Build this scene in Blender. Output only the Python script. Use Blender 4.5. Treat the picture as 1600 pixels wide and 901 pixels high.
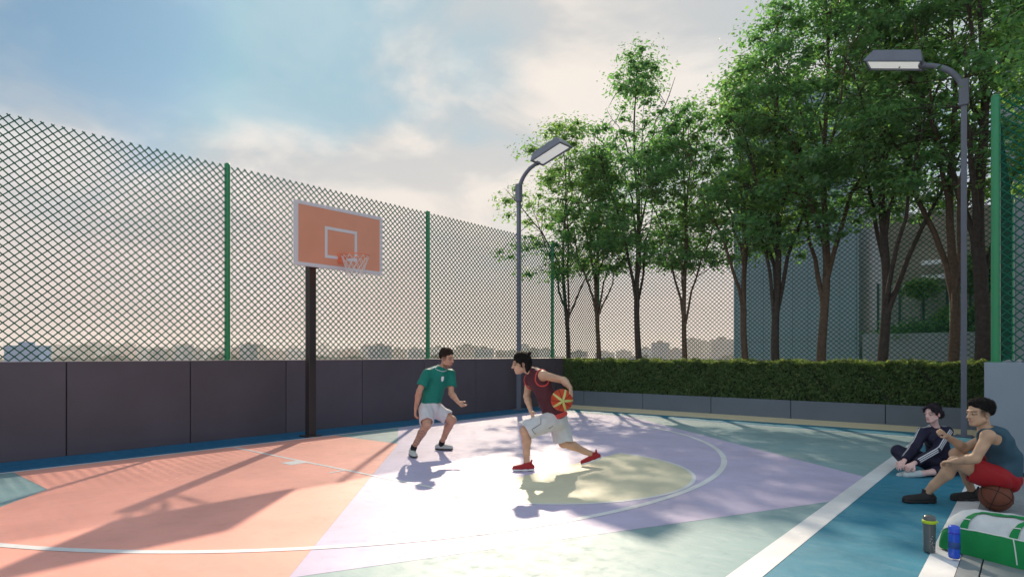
import bpy, bmesh, math, random
import numpy as np
from mathutils import Vector, Matrix

for o in list(bpy.data.objects): bpy.data.objects.remove(o)
SC = bpy.context.scene
COL = SC.collection
R = math.radians

# ------------------------------------------------------------------ camera
CAM = (10.96, 0.0, 1.5)
YAW = math.asin(0.6436)
FPX = 967.0                       # focal length in pixels of a 1600 px wide picture
cd = bpy.data.cameras.new('camera'); cam = bpy.data.objects.new('camera', cd); COL.objects.link(cam)
cam.location = CAM; cam.rotation_euler = (R(90), 0, YAW)
cd.sensor_width = 36; cd.sensor_fit = 'HORIZONTAL'; cd.lens = 36*FPX/1600
cd.shift_y = (554-450.5)/1600
cd.clip_start = .05; cd.clip_end = 30000
SC.camera = cam

# ------------------------------------------------------------------ sun, sky, exposure
SUN_EL = R(33.0)
FWD = np.array([-math.sin(YAW), math.cos(YAW), 0.0])      # the sun stands straight ahead of the camera
SUN = FWD*math.cos(SUN_EL) + np.array([0, 0, math.sin(SUN_EL)])
sd = bpy.data.lights.new('sun', 'SUN'); sun = bpy.data.objects.new('sun', sd); COL.objects.link(sun)
sd.energy = 2.9; sd.angle = R(0.9); sd.color = (1.0, 0.83, 0.63)
sun.rotation_euler = Vector(-SUN).to_track_quat('-Z', 'Y').to_euler()
sun.location = (0, 0, 40)
SC.view_settings.view_transform = 'Standard'; SC.view_settings.look = 'None'
SC.view_settings.gamma = 1.0; SC.view_settings.use_curve_mapping = False
SC.view_settings.exposure = 1.0
SC.render.engine = 'CYCLES'
SC.cycles.max_bounces = 8; SC.cycles.diffuse_bounces = 3; SC.cycles.glossy_bounces = 3
SC.cycles.transmission_bounces = 4; SC.cycles.transparent_max_bounces = 8
SC.cycles.use_denoising = True

W = bpy.data.worlds.new('World'); SC.world = W; W.use_nodes = True
wn = W.node_tree.nodes; wl = W.node_tree.links; wn.clear()
def wnode(t, **kw):
    n = wn.new(t)
    for k, v in kw.items(): setattr(n, k, v)
    return n
def wmath(op, a, b=None, clamp=False):
    n = wnode('ShaderNodeMath', operation=op, use_clamp=clamp)
    for i, v in enumerate((a, b)):
        if v is None: continue
        if isinstance(v, (int, float)): n.inputs[i].default_value = v
        else: wl.new(v, n.inputs[i])
    return n.outputs[0]
def wmix(f, a, b):
    n = wnode('ShaderNodeMix', data_type='RGBA')
    for i, v in ((0, f), (6, a), (7, b)):
        if isinstance(v, (int, float)): n.inputs[i].default_value = v
        elif isinstance(v, tuple): n.inputs[i].default_value = (*v, 1)
        else: wl.new(v, n.inputs[i])
    return n.outputs[2]
def wramp(f, stops):
    n = wnode('ShaderNodeValToRGB'); cr = n.color_ramp
    while len(cr.elements) < len(stops): cr.elements.new(.5)
    for e, (p, c) in zip(cr.elements, stops): e.position = p; e.color = (c, c, c, 1)
    cr.interpolation = 'EASE'
    wl.new(f, n.inputs[0]); return n.outputs[0]
sky = wnode('ShaderNodeTexSky', sky_type='NISHITA', sun_disc=False, sun_elevation=SUN_EL,
            sun_rotation=-YAW, altitude=60, air_density=1.0, dust_density=1.6, ozone_density=2.5)
tc = wnode('ShaderNodeTexCoord')
sep = wnode('ShaderNodeSeparateXYZ'); wl.new(tc.outputs['Generated'], sep.inputs[0])
zc = wmath('MAXIMUM', sep.outputs[2], 0.0)
den = wmath('ADD', zc, 0.22)
cmb = wnode('ShaderNodeCombineXYZ')
wl.new(wmath('ADD', wmath('DIVIDE', sep.outputs[0], den), -.22), cmb.inputs[0]); wl.new(wmath('ADD', wmath('DIVIDE', sep.outputs[1], den), .22), cmb.inputs[1])
cmb.inputs[2].default_value = 4.4
def wnoise(scale, detail, rough, dist=0.0):
    n = wnode('ShaderNodeTexNoise'); wl.new(cmb.outputs[0], n.inputs['Vector'])
    n.inputs['Scale'].default_value = scale; n.inputs['Detail'].default_value = detail
    n.inputs['Roughness'].default_value = rough; n.inputs['Distortion'].default_value = dist
    return n.outputs[0]
n1 = wnoise(0.95, 6, .52, .4); n2 = wnoise(2.1, 6, .55, .3)
cover = wramp(wmath('ADD', n1, wmath('MULTIPLY', wmath('SUBTRACT', n2, .5), .25)), [(.35, .22), (.54, .97)])
shade = wramp(n2, [(.40, 0.0), (.60, 1.0)])
dotn = wnode('ShaderNodeVectorMath', operation='DOT_PRODUCT'); wl.new(tc.outputs['Generated'], dotn.inputs[0])
dotn.inputs[1].default_value = tuple(SUN)
near = wmath('POWER', wmath('MAXIMUM', dotn.outputs['Value'], 0.0), 4.5)
cool = wmix(shade, (2.0, 2.65, 3.1), (3.5, 4.0, 4.3)); warm = wmix(shade, (3.3, 3.3, 3.3), (5.0, 4.5, 4.05))
cloud = wmix(near, cool, warm)
# out-of-view clouds away from the sun brightened, as if front-lit, to lift shade fill
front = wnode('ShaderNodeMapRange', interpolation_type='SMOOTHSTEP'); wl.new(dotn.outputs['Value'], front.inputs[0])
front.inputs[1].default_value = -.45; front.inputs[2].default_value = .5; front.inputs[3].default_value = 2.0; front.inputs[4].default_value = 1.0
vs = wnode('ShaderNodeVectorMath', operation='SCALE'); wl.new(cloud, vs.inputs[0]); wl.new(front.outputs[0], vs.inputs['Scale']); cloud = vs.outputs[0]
SKYS = 0.095
tint = wnode('ShaderNodeMix', data_type='RGBA', blend_type='MULTIPLY'); tint.inputs[0].default_value = 1.0
wl.new(sky.outputs[0], tint.inputs[6]); tint.inputs[7].default_value = (.20, .38, .44, 1)      # thin veil of cyan evening air
veil = wnode('ShaderNodeVectorMath', operation='MINIMUM'); wl.new(tint.outputs[2], veil.inputs[0]); veil.inputs[1].default_value = (1.6, 2.9, 3.6)
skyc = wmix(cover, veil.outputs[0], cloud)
hz = wramp(zc, [(0.0, .92), (.40, 0.0)])
skyc = wmix(hz, skyc, wmix(near, (3.75, 3.15, 2.95), (5.1, 4.4, 3.8)))
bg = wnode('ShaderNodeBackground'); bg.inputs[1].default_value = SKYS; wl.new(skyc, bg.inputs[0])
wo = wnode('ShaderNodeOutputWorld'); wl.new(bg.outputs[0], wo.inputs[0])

# ------------------------------------------------------------------ helpers
C_, S_ = math.cos(YAW), math.sin(YAW)
def at(px, py, d):
    """point seen at (px, py) of the 1600 px picture, d metres in front of the camera"""
    lat = (px-800)/FPX*d
    return np.array([CAM[0]+lat*C_-d*S_, CAM[1]+lat*S_+d*C_, CAM[2]+(554-py)*d/FPX])
def dirv(lat, dep, up=0.0):
    v = np.array([lat*C_-dep*S_, lat*S_+dep*C_, up]); return v/np.linalg.norm(v)
def x_at(px, y):
    r = (px-800)/FPX
    return CAM[0]+(y*C_*r-y*S_)/(C_+S_*r)
def nrm(v):
    v = np.asarray(v, float); return v/(np.linalg.norm(v)+1e-12)

def mat(name, color, rough=.6, var=0.0, vscale=3.0, bump=0.0, bscale=60.0, spec=.4, metal=0.0, coat=0.0, color2=None, emit=None, coords='Object', sub=0.0, tone=0.0):
    m = bpy.data.materials.new(name); m.use_nodes = True
    nt = m.node_tree; b = nt.nodes['Principled BSDF']
    b.inputs['Base Color'].default_value = (*color, 1); b.inputs['Roughness'].default_value = rough
    b.inputs['Specular IOR Level'].default_value = spec; b.inputs['Metallic'].default_value = metal
    if coat: b.inputs['Coat Weight'].default_value = coat; b.inputs['Coat Roughness'].default_value = .15
    if sub:
        b.inputs['Subsurface Weight'].default_value = sub; b.inputs['Subsurface Radius'].default_value = (.01, .004, .002)
        b.inputs['Subsurface Scale'].default_value = 1.0
    if emit: b.inputs['Emission Color'].default_value = (*emit[0], 1); b.inputs['Emission Strength'].default_value = emit[1]
    t = nt.nodes.new('ShaderNodeTexCoord')
    if var or color2:
        n = nt.nodes.new('ShaderNodeTexNoise'); n.inputs['Scale'].default_value = vscale
        n.inputs['Detail'].default_value = 6; n.inputs['Roughness'].default_value = .6
        nt.links.new(t.outputs[coords], n.inputs['Vector'])
        r = nt.nodes.new('ShaderNodeValToRGB'); nt.links.new(n.outputs[0], r.inputs[0])
        c2 = color2 or tuple(min(1, c*(1+var)) for c in color); c1 = color if color2 else tuple(c*(1-var) for c in color)
        r.color_ramp.elements[0].position = .3; r.color_ramp.elements[1].position = .7
        r.color_ramp.elements[0].color = (*c1, 1); r.color_ramp.elements[1].color = (*c2, 1)
        nt.links.new(r.outputs[0], b.inputs['Base Color'])
    if tone:
        oi = nt.nodes.new('ShaderNodeObjectInfo'); mr = nt.nodes.new('ShaderNodeMapRange'); nt.links.new(oi.outputs['Random'], mr.inputs[0]); mr.inputs[3].default_value = 1-tone; mr.inputs[4].default_value = 1+tone
        hv = nt.nodes.new('ShaderNodeHueSaturation'); nt.links.new(mr.outputs[0], hv.inputs['Value'])
        src = b.inputs['Base Color'].links[0].from_socket if b.inputs['Base Color'].links else None
        if src: nt.links.new(src, hv.inputs['Color'])
        else: hv.inputs['Color'].default_value = (*color, 1)
        nt.links.new(hv.outputs[0], b.inputs['Base Color'])
    if bump:
        n = nt.nodes.new('ShaderNodeTexNoise'); n.inputs['Scale'].default_value = bscale; n.inputs['Detail'].default_value = 4
        nt.links.new(t.outputs[coords], n.inputs['Vector'])
        bp = nt.nodes.new('ShaderNodeBump'); bp.inputs['Strength'].default_value = bump; bp.inputs['Distance'].default_value = .01
        nt.links.new(n.outputs[0], bp.inputs['Height']); nt.links.new(bp.outputs[0], b.inputs['Normal'])
    return m

def court_paint(name, color, scuff=.5):
    """worn acrylic court paint: soft mottling, pale scuffs, uneven gloss"""
    m = bpy.data.materials.new(name); m.use_nodes = True; nt = m.node_tree; b = nt.nodes['Principled BSDF']
    N = lambda t: nt.nodes.new(t); L = nt.links.new
    g = N('ShaderNodeNewGeometry')
    def noise(sc, det, rg, stretch=None, dist=0):
        n = N('ShaderNodeTexNoise'); n.inputs['Scale'].default_value = sc; n.inputs['Detail'].default_value = det
        n.inputs['Roughness'].default_value = rg; n.inputs['Distortion'].default_value = dist
        if stretch:
            mp = N('ShaderNodeMapping'); mp.inputs['Scale'].default_value = stretch; mp.inputs['Rotation'].default_value = (0, 0, .5)
            L(g.outputs['Position'], mp.inputs[0]); L(mp.outputs[0], n.inputs['Vector'])
        else: L(g.outputs['Position'], n.inputs['Vector'])
        return n.outputs[0]
    def ramp(f, p0, p1, c0, c1):
        r = N('ShaderNodeValToRGB'); r.color_ramp.elements[0].position = p0; r.color_ramp.elements[1].position = p1
        r.color_ramp.elements[0].color = (*c0, 1); r.color_ramp.elements[1].color = (*c1, 1); L(f, r.inputs[0]); return r.outputs[0]
    big = noise(.9, 5, .6); fine = noise(7, 8, .68); scr = noise(3.2, 8, .7, (1, 3.5, 1), .6)
    base = ramp(big, .3, .72, tuple(c*.86 for c in color), tuple(min(1, c*1.12) for c in color))
    mx = N('ShaderNodeMix'); mx.data_type = 'RGBA'
    L(ramp(scr, .50, .72, (0, 0, 0), (scuff*.85,)*3), mx.inputs[0]); L(base, mx.inputs[6])
    mx.inputs[7].default_value = (*[min(.8, c*.6+.26) for c in color], 1)
    mx2 = N('ShaderNodeMix'); mx2.data_type = 'RGBA'; L(ramp(fine, .55, .8, (0, 0, 0), (.5, .5, .5)), mx2.inputs[0])
    L(mx.outputs[2], mx2.inputs[6]); mx2.inputs[7].default_value = (*[c*.62 for c in color], 1)
    L(mx2.outputs[2], b.inputs['Base Color'])
    L(ramp(fine, .3, .7, (.46,)*3, (.66,)*3), b.inputs['Roughness'])
    b.inputs['Specular IOR Level'].default_value = .38
    bp = N('ShaderNodeBump'); bp.inputs['Strength'].default_value = .12; bp.inputs['Distance'].default_value = .004
    L(noise(90, 4, .6), bp.inputs['Height']); L(bp.outputs[0], b.inputs['Normal'])
    return m

def tag(o, label=None, cat=None, group=None, kind=None):
    if label: o['label'] = label
    if cat: o['category'] = cat
    if group: o['group'] = group
    if kind: o['kind'] = kind
    return o
def empty(name, loc=(0, 0, 0), rz=0):
    o = bpy.data.objects.new(name, None); COL.objects.link(o); o.location = tuple(loc); o.rotation_euler = (0, 0, rz)
    o.empty_display_size = .1; return o
def link_mesh(name, me, m=None, parent=None, world=True):
    o = bpy.data.objects.new(name, me); COL.objects.link(o)
    if m and not me.materials: me.materials.append(m)
    if parent is not None:
        o.parent = parent
        if world:
            bpy.context.view_layer.update()
            o.matrix_parent_inverse = parent.matrix_world.inverted()
    return o
def npmesh(name, v, f, smooth=False):
    """v (n,3), f list/array of polys"""
    me = bpy.data.meshes.new(name)
    f = f.tolist() if isinstance(f, np.ndarray) else f
    me.from_pydata(np.asarray(v, float).tolist(), [], f)
    if smooth: me.polygons.foreach_set('use_smooth', np.ones(len(me.polygons), bool))
    me.update(); return me

class MB:
    """collects shapes for ONE mesh object"""
    def __init__(s): s.v = []; s.f = []; s.sm = []
    def add(s, v, f, smooth=False):
        n = len(s.v); s.v += [tuple(map(float, p)) for p in v]; s.f += [tuple(i+n for i in q) for q in f]; s.sm += [smooth]*len(f); return s
    def box(s, lo, hi, M=None, bev=0.0):
        lo = np.array(lo, float); hi = np.array(hi, float)
        if bev > 0:
            bm = bmesh.new(); bmesh.ops.create_cube(bm, size=1)
            for q in bm.verts: q.co = Vector(((lo+hi)/2+np.array(q.co)*(hi-lo)).tolist())
            bmesh.ops.bevel(bm, geom=bm.edges[:], offset=bev, segments=1, affect='EDGES')
            bm.verts.index_update()
            v = [np.array(q.co) for q in bm.verts]; f = [[q.index for q in p.verts] for p in bm.faces]; bm.free()
        else:
            v = [np.array([(lo, hi)[i >> k & 1][k] for k in range(3)]) for i in range(8)]
            f = [(0, 2, 3, 1), (4, 5, 7, 6), (0, 1, 5, 4), (2, 6, 7, 3), (0, 4, 6, 2), (1, 3, 7, 5)]
        if M is not None: v = [np.array(M @ Vector(p.tolist())) for p in v]
        return s.add(v, f)
    def tube(s, pts, rad, n=8, cap=True, smooth=True, ref=None):
        pts = [np.asarray(p, float) for p in pts]; k = len(pts)
        rad = [rad]*k if np.isscalar(rad) else rad
        v = []; f = []; prev = None
        for i, p in enumerate(pts):
            t = nrm(pts[min(i+1, k-1)]-pts[max(i-1, 0)])
            if prev is None:
                a = np.array(ref if ref is not None else ([0, 0, 1.0] if abs(t[2]) < .9 else [1.0, 0, 0]))
            else: a = prev
            a = nrm(a-t*np.dot(a, t)); prev = a; b = np.cross(t, a)
            for j in range(n):
                w = 2*math.pi*(j+(.5 if n == 4 else 0))/n
                v.append(p+rad[i]*(a*math.cos(w)+b*math.sin(w)))
        for i in range(k-1):
            for j in range(n):
                f.append((i*n+j, i*n+(j+1) % n, (i+1)*n+(j+1) % n, (i+1)*n+j))
        s.add(v, f, smooth)
        if cap: s.add(v[:n], [tuple(range(n))[::-1]]); s.add(v[-n:], [tuple(range(n))])
        return s
    def lathe(s, prof, c=(0, 0, 0), n=24):
        v = []; f = []; c = np.asarray(c, float)
        for r, z in prof:
            for j in range(n): w = 2*math.pi*j/n; v.append(c+np.array([r*math.cos(w), r*math.sin(w), z]))
        for i in range(len(prof)-1):
            for j in range(n): f.append((i*n+j, i*n+(j+1) % n, (i+1)*n+(j+1) % n, (i+1)*n+j))
        return s.add(v, f, True)
    def poly(s, pts2, z):
        return s.add([(x, y, z) for x, y in pts2], [tuple(range(len(pts2)))])
    def build(s, name, m, parent=None):
        me = bpy.data.meshes.new(name); me.from_pydata(s.v, [], s.f)
        me.polygons.foreach_set('use_smooth', np.array(s.sm, bool)); me.update()
        return link_mesh(name, me, m, parent)

# ------------------------------------------------------------------ materials
M_ = {}
M_['panel'] = mat('dark plum cladding', (.096, .078, .100), .42, .12, 1.2, .05, 200, tone=.07)
M_['core'] = mat('dark joint backing', (.02, .02, .022), .8)  # near-black backing behind the open panel and tile joints
M_['planter'] = mat('slate planter cladding', (.13, .155, .195), .5, .08, 1.5, .05, 200, tone=.06)
M_['concrete'] = mat('pale blue grey render', (.25, .295, .35), .75, .06, 2.0, .12, 60)
M_['tile'] = mat('grey stone tile', (.25, .27, .29), .55, .14, 9, .15, 120, tone=.10)
M_['sand'] = mat('sandy paving', (.84, .68, .46), .7, .06, 4, .1, 80)
M_['green_post'] = mat('green powder coat', (.018, .25, .10), .35, .05, 4, coat=.2)
M_['wire'] = mat('green plastic wire', (.005, .110, .066), .75, spec=.15)
M_['pole_dark'] = mat('black brown steel', (.030, .024, .026), .35, .1, 3)
M_['lamp_grey'] = mat('grey lamp enamel', (.17, .18, .23), .4, .05, 4)
M_['diffuser'] = mat('lamp diffuser', (.85, .86, .88), .3, emit=((1, .98, .95), .22))
M_['white_line'] = court_paint('white line paint', (.74, .74, .76), .1)
M_['sage'] = court_paint('sage paint', (.24, .37, .395), .55)
M_['lilac'] = court_paint('lilac paint', (.53, .47, .66), .45)
M_['orange'] = court_paint('coral paint', (.86, .38, .31), .22)
M_['yellow'] = court_paint('pale yellow paint', (.70, .66, .48), .3)
M_['teal'] = court_paint('teal blue paint', (.023, .20, .305), .25)
M_['blue'] = court_paint('deep blue paint', (.006, .13, .27), .1)
M_['board'] = mat('coral backboard', (.78, .32, .20), .32, .04, 2, coat=.5)
M_['board_white'] = mat('white board trim', (.72, .68, .72), .4)
M_['rim'] = mat('orange rim', (.85, .26, .14), .4)
M_['net'] = mat('white net cord', (.80, .74, .72), .8)
M_['bark'] = mat('tree bark', (.055, .042, .035), .9, .35, 14, .8, 30)
M_['bark2'] = mat('warm tree bark', (.11, .070, .048), .9, .35, 14, .8, 30)

def leaf_mat(name, c1, c2, c3, trans=.6):
    m = bpy.data.materials.new(name); m.use_nodes = True; nt = m.node_tree; b = nt.nodes['Principled BSDF']
    g = nt.nodes.new('ShaderNodeNewGeometry'); r = nt.nodes.new('ShaderNodeValToRGB'); nt.links.new(g.outputs['Random Per Island'], r.inputs[0])
    r.color_ramp.elements[0].color = (*c1, 1); r.color_ramp.elements[1].color = (*c3, 1)
    e = r.color_ramp.elements.new(.55); e.color = (*c2, 1)
    nt.links.new(r.outputs[0], b.inputs['Base Color']); b.inputs['Roughness'].default_value = .48; b.inputs['Specular IOR Level'].default_value = .35
    t = nt.nodes.new('ShaderNodeBsdfTranslucent')
    mu = nt.nodes.new('ShaderNodeMix'); mu.data_type = 'RGBA'; mu.blend_type = 'MULTIPLY'; mu.inputs[0].default_value = 1
    nt.links.new(r.outputs[0], mu.inputs[6]); mu.inputs[7].default_value = (1.55, 2.0, 1.0, 1); nt.links.new(mu.outputs[2], t.inputs[0])
    mx = nt.nodes.new('ShaderNodeMixShader'); mx.inputs[0].default_value = trans
    nt.links.new(b.outputs[0], mx.inputs[1]); nt.links.new(t.outputs[0], mx.inputs[2])
    nt.links.new(mx.outputs[0], nt.nodes['Material Output'].inputs[0]); return m
M_['leafA'] = leaf_mat('tree leaf', (.075, .160, .082), (.118, .225, .112), (.19, .29, .115))
M_['leafB'] = leaf_mat('tree leaf warm', (.090, .162, .064), (.140, .228, .086), (.225, .30, .095))
M_['leafH'] = leaf_mat('hedge leaf', (.055, .108, .040), (.090, .165, .055), (.18, .22, .08), .4)
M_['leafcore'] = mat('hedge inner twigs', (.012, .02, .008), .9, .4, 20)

# ================================================================== SETTING
GZ = -28.0
g = MB(); g.add([(-2550, -2550, GZ), (2550, -2550, GZ), (2550, 2550, GZ), (-2550, 2550, GZ)], [(0, 1, 2, 3)])
tag(g.build('ground', mat('hazy city ground', (.10, .11, .09), .9, .4, .02, coords='Object')), 'city ground far below the court deck', 'ground', kind='structure')
# deck slab that carries the court
d = MB(); d.box((-.75, -8, -.9), (22, 18.4, -.02)); tag(d.build('deck_slab', M_['tile']), 'concrete deck slab carrying the court', 'deck', kind='structure')

XB, XF, YF = .97, 9.38, 13.35        # baseline, far sideline band, end line
def sheet(name, m, polys, z, label, cat='court marking'):
    b = MB()
    for p in polys: b.poly(p, z)
    return tag(b.build(name, m), label, cat, kind='structure')
sheet('court_floor', M_['sage'], [[(-.1, -7.5), (10.4, -7.5), (10.4, 15.4), (-.1, 15.4)]], 0.0, 'sage green painted court floor', 'court floor')
diag = lambda x: 6.75-(x-2.77)*1.04
sheet('painted_key', M_['orange'], [[(XB, 1.95), (2.55, 1.95), (9.0, -3.55), (9.38, -3.55), (9.38, diag(9.38)), (2.77, 6.75), (XB, 6.70)]], .0015, 'coral painted zone below the basket')
sheet('painted_zone', M_['lilac'], [[(XB, 8.24), (2.77, 6.752), (7.13, diag(7.13)+.002), (9.38, 6.95), (9.38, 8.62), (3.5, 13.35), (XB, 13.35)]], .0015, 'large lilac painted zone across the court')
CY = 6.45
half = [(6.14+1.80*math.cos(a), CY+1.80*math.sin(a)) for a in np.linspace(-math.pi/2, math.pi/2, 49)]
sheet('painted_half_circle', M_['yellow'], [half], .003, 'pale yellow painted half circle before the attacker')
def arc_band(cx, cy, r0, r1, a0, a1, n, z, b):
    a = np.linspace(a0, a1, n); v = []; f = []
    for t in a: v += [(cx+r0*math.cos(t), cy+r0*math.sin(t), z), (cx+r1*math.cos(t), cy+r1*math.sin(t), z)]
    for i in range(n-1): f.append((2*i, 2*i+1, 2*i+3, 2*i+2))
    b.add(v, f)
def rect(b, x0, y0, x1, y1, z): b.poly([(x0, y0), (x1, y0), (x1, y1), (x0, y1)], z)
b = MB(); arc_band(6.14, CY, 1.80, 1.85, -math.pi/2, math.pi/2, 49, .0045, b)
tag(b.build('half_circle_line', M_['white_line']), 'white line round the yellow half circle', 'court marking', kind='structure')
b = MB(); arc_band(2.12, CY, 5.88, 5.96, -1.45, 1.30, 120, .0045, b)
tag(b.build('three_point_line', M_['white_line']), 'long white three point arc on the court', 'court marking', kind='structure')
b = MB(); rect(b, XB+.1, 4.745, 6.1, 4.80, .0045); rect(b, 2.98, 4.50, 3.24, 4.744, .0045); rect(b, 4.10, 4.52, 4.15, 4.744, .0045)
tag(b.build('lane_line', M_['white_line']), 'white lane line with block and tick mark on coral zone', 'court marking', kind='structure')
b = MB(); rect(b, XB-.015, -7, XB+.05, 13.30, .0045)
tag(b.build('baseline', M_['white_line']), 'thin white baseline in front of the dark wall', 'court marking', kind='structure')
b = MB(); rect(b, XB-.015, 13.305, 9.37, 13.37, .0045)
tag(b.build('end_line', M_['white_line']), 'thin white line in front of the hedge planter', 'court marking', kind='structure')
b = MB(); rect(b, 9.375, -7, 9.565, 13.38, .0045)
tag(b.build('sideline', M_['white_line']), 'broad white sideline running past the seated pair', 'court marking', kind='structure')
b = MB(); rect(b, 10.37, -7, 10.555, 10.2, .0045)
tag(b.build('border_line', M_['white_line']), 'white border line under the two drink bottles', 'court marking', kind='structure')
b = MB(); rect(b, .0, -7, XB-.016, 14.18, .0015)
tag(b.build('border_strip', M_['blue']), 'blue strip along the foot of the dark wall', 'court marking', kind='structure')
b = MB(); rect(b, XB-.014, 13.372, 9.56, 14.18, .0015)
tag(b.build('border_strip', M_['teal']), 'blue strip along the hedge planter', 'court marking', kind='structure')
b = MB(); b.poly([(9.566, -7), (10.369, -7), (10.369, 14.18), (9.566, 14.18)], .0015)
tag(b.build('border_strip', M_['teal']), 'wide teal strip under the seated pair', 'court marking', kind='structure')
b = MB(); rect(b, -.05, 14.185, 10.45, 15.45, .003)
tag(b.build('paving_strip', M_['sand']), 'sandy paving strip at the foot of the planter', 'paving', kind='structure')
# tiled paving on the right: a bed and single tiles
pv = MB(); pv.box((10.558, -7.2, -.015), (16.2, 10.22, .002)); pv = tag(pv.build('paving', M_['core']), 'grey stone tile paving beside the court', 'paving', kind='structure')
tile_me = {}
xs = [(10.562, 10.683)]+[(10.692+.6*i, 10.692+.6*i+.591) for i in range(9)]
rt = random.Random(4)
for i, (x0, x1) in enumerate(xs):
    for j in range(12):
        y0 = 10.2-.9*(j+1)-(.45 if i % 2 else 0); y1 = y0+.891
        if i % 2 and j == 0: pass
        w = round(x1-x0, 3)
        if w not in tile_me:
            q = MB(); q.box((0, 0, .0), (w, .891, .014), bev=.002); me = bpy.data.meshes.new('tile'); me.from_pydata(q.v, [], q.f); me.materials.append(M_['tile']); tile_me[w] = me
        o = link_mesh('tile', tile_me[w]); o.parent = pv; o.location = (x0, y0, .003+rt.uniform(0, .002))

# ------------------------------------------------------------------ walls
def panel_run(parent, m, p0, p1, joints, z0, z1, th, side, top=None):
    """flat cladding panels with open joints along p0 -> p1; joints are distances from p0"""
    p0 = np.array(p0, float); p1 = np.array(p1, float); L = np.linalg.norm(p1-p0); u = (p1-p0)/L; n = np.array([-u[1], u[0]])*side
    M = Matrix(((u[0], n[0], 0, p0[0]), (u[1], n[1], 0, p0[1]), (0, 0, 1, 0), (0, 0, 0, 1)))
    js = [0]+[j for j in joints if 0 < j < L]+[L]
    for a, c in zip(js[:-1], js[1:]):
        q = MB(); q.box((a+.008, 0, z0), (c-.008, th, z1), M, bev=.004); q.build('panel', m, parent)
wl_ = empty('parapet_wall', (-.12, 5, 0)); tag(wl_, 'dark plum panelled wall along the left side of the court', 'wall')
q = MB(); q.box((-.42, -7.6, -.02), (-.035, 18.1, 1.385)); q.build('core', M_['core'], wl_)
panel_run(wl_, M_['panel'], (-.034, -7.6), (-.034, 15.9), [2.773+7.6+1.765*i for i in range(-5, 9)], 0.0, 1.40, .03, -1)
q = MB(); q.box((-.43, -7.6, 1.386), (-.036, 18.1, 1.40)); q.build('coping', M_['panel'], wl_)
wf = empty('parapet_wall', (5, 17.8, 0)); tag(wf, 'low dark wall behind the hedge and the tree trunks', 'wall')
q = MB(); q.box((-.03, 17.5, -.02), (10.9, 17.95, 1.33)); q.build('core', M_['planter'], wf)
q = MB(); q.box((-.03, 17.47, 1.332), (10.9, 17.98, 1.37), bev=.006); q.build('coping', M_['planter'], wf)
wr = empty('parapet_wall', (11.5, 10.45, 0)); tag(wr, 'pale blue grey rendered wall behind the man on the ball', 'wall')
q = MB(); q.box((10.47, 10.30, -.02), (17, 10.62, 1.40), bev=.008); q.build('front_wall', M_['concrete'], wr)
q = MB(); q.box((10.475, 10.622, -.02), (10.78, 17.46, 1.396)); q.build('side_wall', M_['concrete'], wr)

# ------------------------------------------------------------------ planter, hedge
pl = empty('planter', (5, 15.4, 0)); tag(pl, 'long slate grey planter box holding the clipped hedge', 'planter')
q = MB(); q.box((-.03, 15.39, -.01), (10.47, 16.9, .40)); q.build('core', M_['core'], pl)
panel_run(pl, M_['planter'], (-.03, 15.388), (10.46, 15.388), [.82+.03+1.93*i for i in range(0, 6)], .0, .43, .035, -1)
q = MB(); q.box((-.03, 15.39, .401), (10.47, 16.9, .415)); q.build('soil', mat('planter soil', (.03, .022, .016), .95, .3, 20), pl)

def leaves_mesh(name, c, n, size, rng, wid=.30, fold=.12):
    N = len(c); n = n/np.linalg.norm(n, axis=1, keepdims=True)
    a = rng.normal(size=(N, 3)); a -= n*np.sum(a*n, 1, keepdims=True); a /= np.linalg.norm(a, axis=1, keepdims=True)
    bb = np.cross(n, a); s = size[:, None]
    v = np.empty((N, 4, 3)); v[:, 0] = c-a*s*.5; v[:, 2] = c+a*s*.5
    v[:, 1] = c+bb*s*wid+n*s*fold; v[:, 3] = c-bb*s*wid+n*s*fold
    v = v.reshape(-1, 3); i = np.arange(N)*4
    t = np.concatenate([np.stack([i, i+1, i+2], 1), np.stack([i, i+2, i+3], 1)], 1).reshape(-1, 3)
    me = bpy.data.meshes.new(name)
    me.vertices.add(len(v)); me.vertices.foreach_set('co', v.ravel())
    me.loops.add(t.size); me.loops.foreach_set('vertex_index', t.ravel().astype(np.int32))
    me.polygons.add(len(t)); me.polygons.foreach_set('loop_start', np.arange(0, t.size, 3, dtype=np.int32))
    me.update(calc_edges=True); me.validate(); return me

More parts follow.
